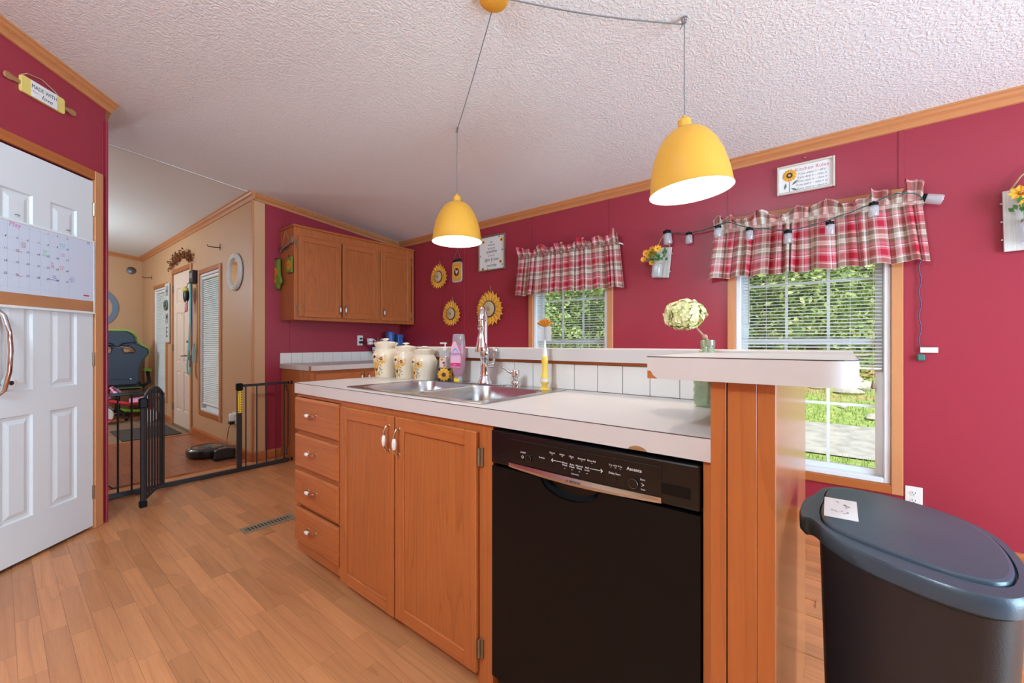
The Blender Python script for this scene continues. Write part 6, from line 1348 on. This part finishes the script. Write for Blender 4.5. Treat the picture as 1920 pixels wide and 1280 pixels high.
# ------------------------------------------------------------------ flower plaques
def blossom(mb, mc, c, r, seed, n=8):
    rr = random.Random(seed); nn = Vector((rr.uniform(-.5, .5), -1, rr.uniform(-.2, .7))).normalized(); a = nn.orthogonal().normalized(); b = nn.cross(a)
    for k in range(n):
        t = 2*PI*k/n; e1 = a*math.cos(t)+b*math.sin(t); e2 = -a*math.sin(t)+b*math.cos(t); c = Vector(c)
        mb.add([tuple(c), tuple(c+e1*r*.6+e2*r*.32+nn*r*.25), tuple(c+e1*r+nn*r*.2), tuple(c+e1*r*.6-e2*r*.32+nn*r*.25)], [(0, 1, 2, 3)])
    mc.ball(tuple(Vector(c)+nn*r*.12), r*.22, 8, 5)
def flower_plaque(px, py, rz, wbd_, hbd, label, seed, fl_list):
    t = thing('flower_plaque', label, 'wall plaque', (on_y(px, py, YW).x, YW-.012, on_y(px, py, YW).z)); t.rotation_euler = (0, rz, 0)
    nb = 3
    for k in range(nb): obj('board', MB().box(-wbd_/2+k*wbd_/nb, -wbd_/2+(k+1)*wbd_/nb-.0012, -.014, 0, -hbd/2, hbd/2), M('barnwood'), t, bevel=.001)
    j = obj('glass_jar', MB().lathe([(.030, -.085), (.036, -.078), (.037, -.01), (.034, .004), (.026, .014), (.026, .03), (.028, .032)], (-wbd_*.12, -.055, -hbd*.12), 20, caps=False), M('jar_glass'), t, smooth=True)
    obj('jar_twine', MB().lathe([(.0275, .016), (.0292, .02), (.0275, .026)], (-wbd_*.12, -.055, -hbd*.12), 18, caps=False), M('twine'), j)
    obj('hanging_rope', MB().tube([(-wbd_*.4, -.007, hbd/2-.01), (-wbd_*.2, -.012, hbd/2+.06), (0, -.010, hbd/2+.10), (wbd_*.2, -.012, hbd/2+.06), (wbd_*.4, -.007, hbd/2-.01)], .004, 6), M('twine'), t)
    obj('side_nails', MB().ball((wbd_/2+.004, -.007, hbd*.3), .005, 7, 5).ball((wbd_/2+.004, -.007, -hbd*.3), .005, 7, 5).ball((-wbd_/2-.004, -.007, hbd*.3), .005, 7, 5).ball((-wbd_/2-.004, -.007, -hbd*.3), .005, 7, 5).ball((-wbd_/2-.004, -.007, 0), .005, 7, 5), M('barnwood'), t)
    bq = thing('artificial_bouquet', label.replace('whitewashed plank plaque', 'bunch of orange cloth flowers').replace('holding flowers', 'in jar'), 'flowers', (t.location.x, t.location.y, t.location.z)); bq.rotation_euler = (0, rz, 0)
    st = MB(); lf_ = MB(); rr = random.Random(seed)
    for k, (fx_, fz_, r) in enumerate(fl_list):
        y = -.055-rr.uniform(.0, .05); f = MB(); m_ = MB(); blossom(f, m_, (fx_, y, fz_), r, seed+k)
        bo = obj('blossom', f, M('flower_orange'), bq); obj('blossom_centre', m_, M('petal_dark'), bo)
        st.tube([(-wbd_*.12, -.055, -hbd*.12-.05), (-wbd_*.12, -.055, -hbd*.12+.03), (fx_, y+.006, fz_)], .0018, 5)
    for k in range(26):
        c = Vector((-wbd_*.12+rr.uniform(-.05, .06), -.055+rr.uniform(-.05, .02), rr.uniform(-.0, .07))); e = Vector((rr.uniform(-1, 1), rr.uniform(-.7, .1), rr.uniform(.1, 1))).normalized()*rr.uniform(.025, .045); s_ = e.cross(Vector((0, 1, .3))).normalized()*.010
        lf_.add([tuple(c), tuple(c+e*.5+s_), tuple(c+e), tuple(c+e*.5-s_)], [(0, 1, 2, 3)])
    obj('stems', st, M('leaf_light'), bq, kind='stuff'); obj('leaves', lf_, M('leaf_green'), bq, kind='stuff')
    return t
dx = lambda px: on_y(px, 490, YW).x
flower_plaque(1243, 493, math.radians(6), .125, .225, 'whitewashed plank plaque holding flowers in a jar between the two valances', 50, [(-.10, .06, .030), (-.06, .085, .034), (-.015, .092, .030), (-.075, .04, .036), (-.12, .015, .022), (-.10, .0, .018), (-.06, -.01, .022), (-.045, .055, .03)])
flower_plaque(1937, 410, math.radians(-1), .20, .30, 'whitewashed plank plaque holding flowers at the far end beyond the string lights', 60, [(-.055, .115, .042), (-.02, .09, .04), (.03, .12, .04), (-.045, .06, .026), (.05, .07, .03), (.0, .14, .036)])
# outlet below the window
p = on_y(1713, 931, YW); outlet('wall_outlet', (p.x, YW-.0004, p.z), 0, 'white wall outlet below the window beside the trash can')
# ================================================================== TRASH CAN
TZ = .72
rim_px = [(1500, 968), (1499, 950), (1507, 934), (1524, 927), (1532, 920), (1542, 913), (1565, 911), (1600, 915), (1650, 925), (1700, 937), (1760, 955), (1820, 978), (1870, 1004), (1906, 1034), (1932, 1068), (1942, 1095), (1936, 1117), (1916, 1125), (1885, 1124), (1845, 1117), (1780, 1099), (1700, 1070), (1640, 1046), (1580, 1016), (1545, 993), (1530, 978), (1518, 969)]
rim = [on_z(x, y, TZ) for x, y in rim_px]; rim = [Vector((p.x, p.y)) for p in rim]
cc_ = sum(rim, Vector((0, 0)))/len(rim)
def chaikin(P, it=2):
    for _ in range(it): P = [q for i in range(len(P)) for q in (P[i]*.75+P[(i+1) % len(P)]*.25, P[i]*.25+P[(i+1) % len(P)]*.75)]
    return P
rimS = chaikin(rim)
def scl(P, s, c=cc_): return [c+(p-c)*s for p in P]
bodyP = chaikin([p for i, p in enumerate(rim) if i not in (0, 1, 2, 3, 26)], 2)
tc_ = thing('trash_can', 'large black plastic trash can with blue-grey sheen painted on its lid beside the end post', 'trash can', (cc_.x, cc_.y, 0))
def ring(P, s, z): return [(p.x, p.y, z) for p in scl(P, s)]
obj('bin', MB().loft([ring(bodyP, .80, .002), ring(bodyP, .815, .02), ring(bodyP, .955, TZ-.05), ring(bodyP, .96, TZ-.04)]), M('can_black'), tc_, world=True, smooth=True)
lin_px = [(1536, 958), (1538, 948), (1544, 940), (1545, 925), (1552, 917), (1570, 915), (1600, 918), (1660, 931), (1740, 953), (1800, 975), (1850, 1000), (1885, 1030), (1905, 1058), (1912, 1080), (1904, 1098), (1885, 1102), (1850, 1098), (1790, 1082), (1710, 1055), (1640, 1029), (1590, 1008), (1555, 990), (1540, 978), (1537, 968)]
lidp = chaikin([Vector((q.x, q.y)) for q in (on_z(x, y, TZ) for x, y in lin_px)], 2); lc_ = sum(lidp, Vector((0, 0)))/len(lidp)
def ring2(s, z): return [(p.x, p.y, z) for p in scl(lidp, s, lc_)]
rm2 = MB().loft([ring(rimS, .955, TZ-.04), ring(rimS, 1.0, TZ-.032), ring(rimS, 1.005, TZ-.010), ring(rimS, .992, TZ-.002), ring(rimS, .985, TZ)], caps=False)
bm = bmesh.new()
def loop3(P):
    vs = [bm.verts.new((p[0], p[1], TZ)) for p in P]; return [bm.edges.new((vs[i], vs[(i+1) % len(vs)])) for i in range(len(vs))]
inn_ = ring2(1.0, TZ); E = loop3(ring(rimS, .985, TZ))+loop3(inn_)
bmesh.ops.triangle_fill(bm, use_beauty=True, edges=E); bm.verts.index_update(); off = len(rm2.v); rm2.v += [tuple(v.co) for v in bm.verts]
keys = {(round(p[0], 5), round(p[1], 5)) for p in inn_}
for fc_ in bm.faces:
    if all((round(v.co.x, 5), round(v.co.y, 5)) in keys for v in fc_.verts): continue
    rm2.f.append(tuple(off+v.index for v in fc_.verts)); rm2.m.append(0)
bm.free()
rm2.loft([ring2(1.0, TZ), ring2(.994, TZ-.009), ring2(.982, TZ-.009), ring2(.976, TZ+.001), ring2(.968, TZ+.004), ring2(.94, TZ+.0055)], caps=False)
lid_ = obj('lid_rim', rm2, M('can_lid_sheen'), tc_, world=True, smooth=True)
obj('lid_panel', MB().loft([ring2(.9405, TZ+.0035), ring2(.94, TZ+.0056)]), M('can_lid_sheen'), tc_, world=True, smooth=True)
nq = [on_z(x, y, TZ+.0062) for x, y in ((1546, 931), (1606, 941), (1610, 978), (1545, 966))]; no_ = sum(nq, Vector())/4
nt = thing('paper_note', 'torn white note taped on the trash can lid', 'note', (no_.x, no_.y, TZ+.006))
obj('paper', MB().prism([(p.x-no_.x, p.y-no_.y) for p in nq][::-1], 0, .0006), M('paper'), nt)
sc2 = MB(); r5 = random.Random(6)
for k in range(9):
    u_, v_ = r5.uniform(.25, .8), r5.uniform(.2, .8); p = (nq[0].lerp(nq[1], u_)).lerp(nq[3].lerp(nq[2], u_), v_)-no_; a = r5.uniform(0, 3); d = Vector((math.cos(a), math.sin(a), 0))*.008
    sc2.tube([(p.x-d.x, p.y-d.y, .0009), (p.x+d.y*.4, p.y-d.x*.4, .0009), (p.x+d.x, p.y+d.y, .0009)], .0005, 4)
obj('scribbles', sc2, M('ink_grey'), nt)
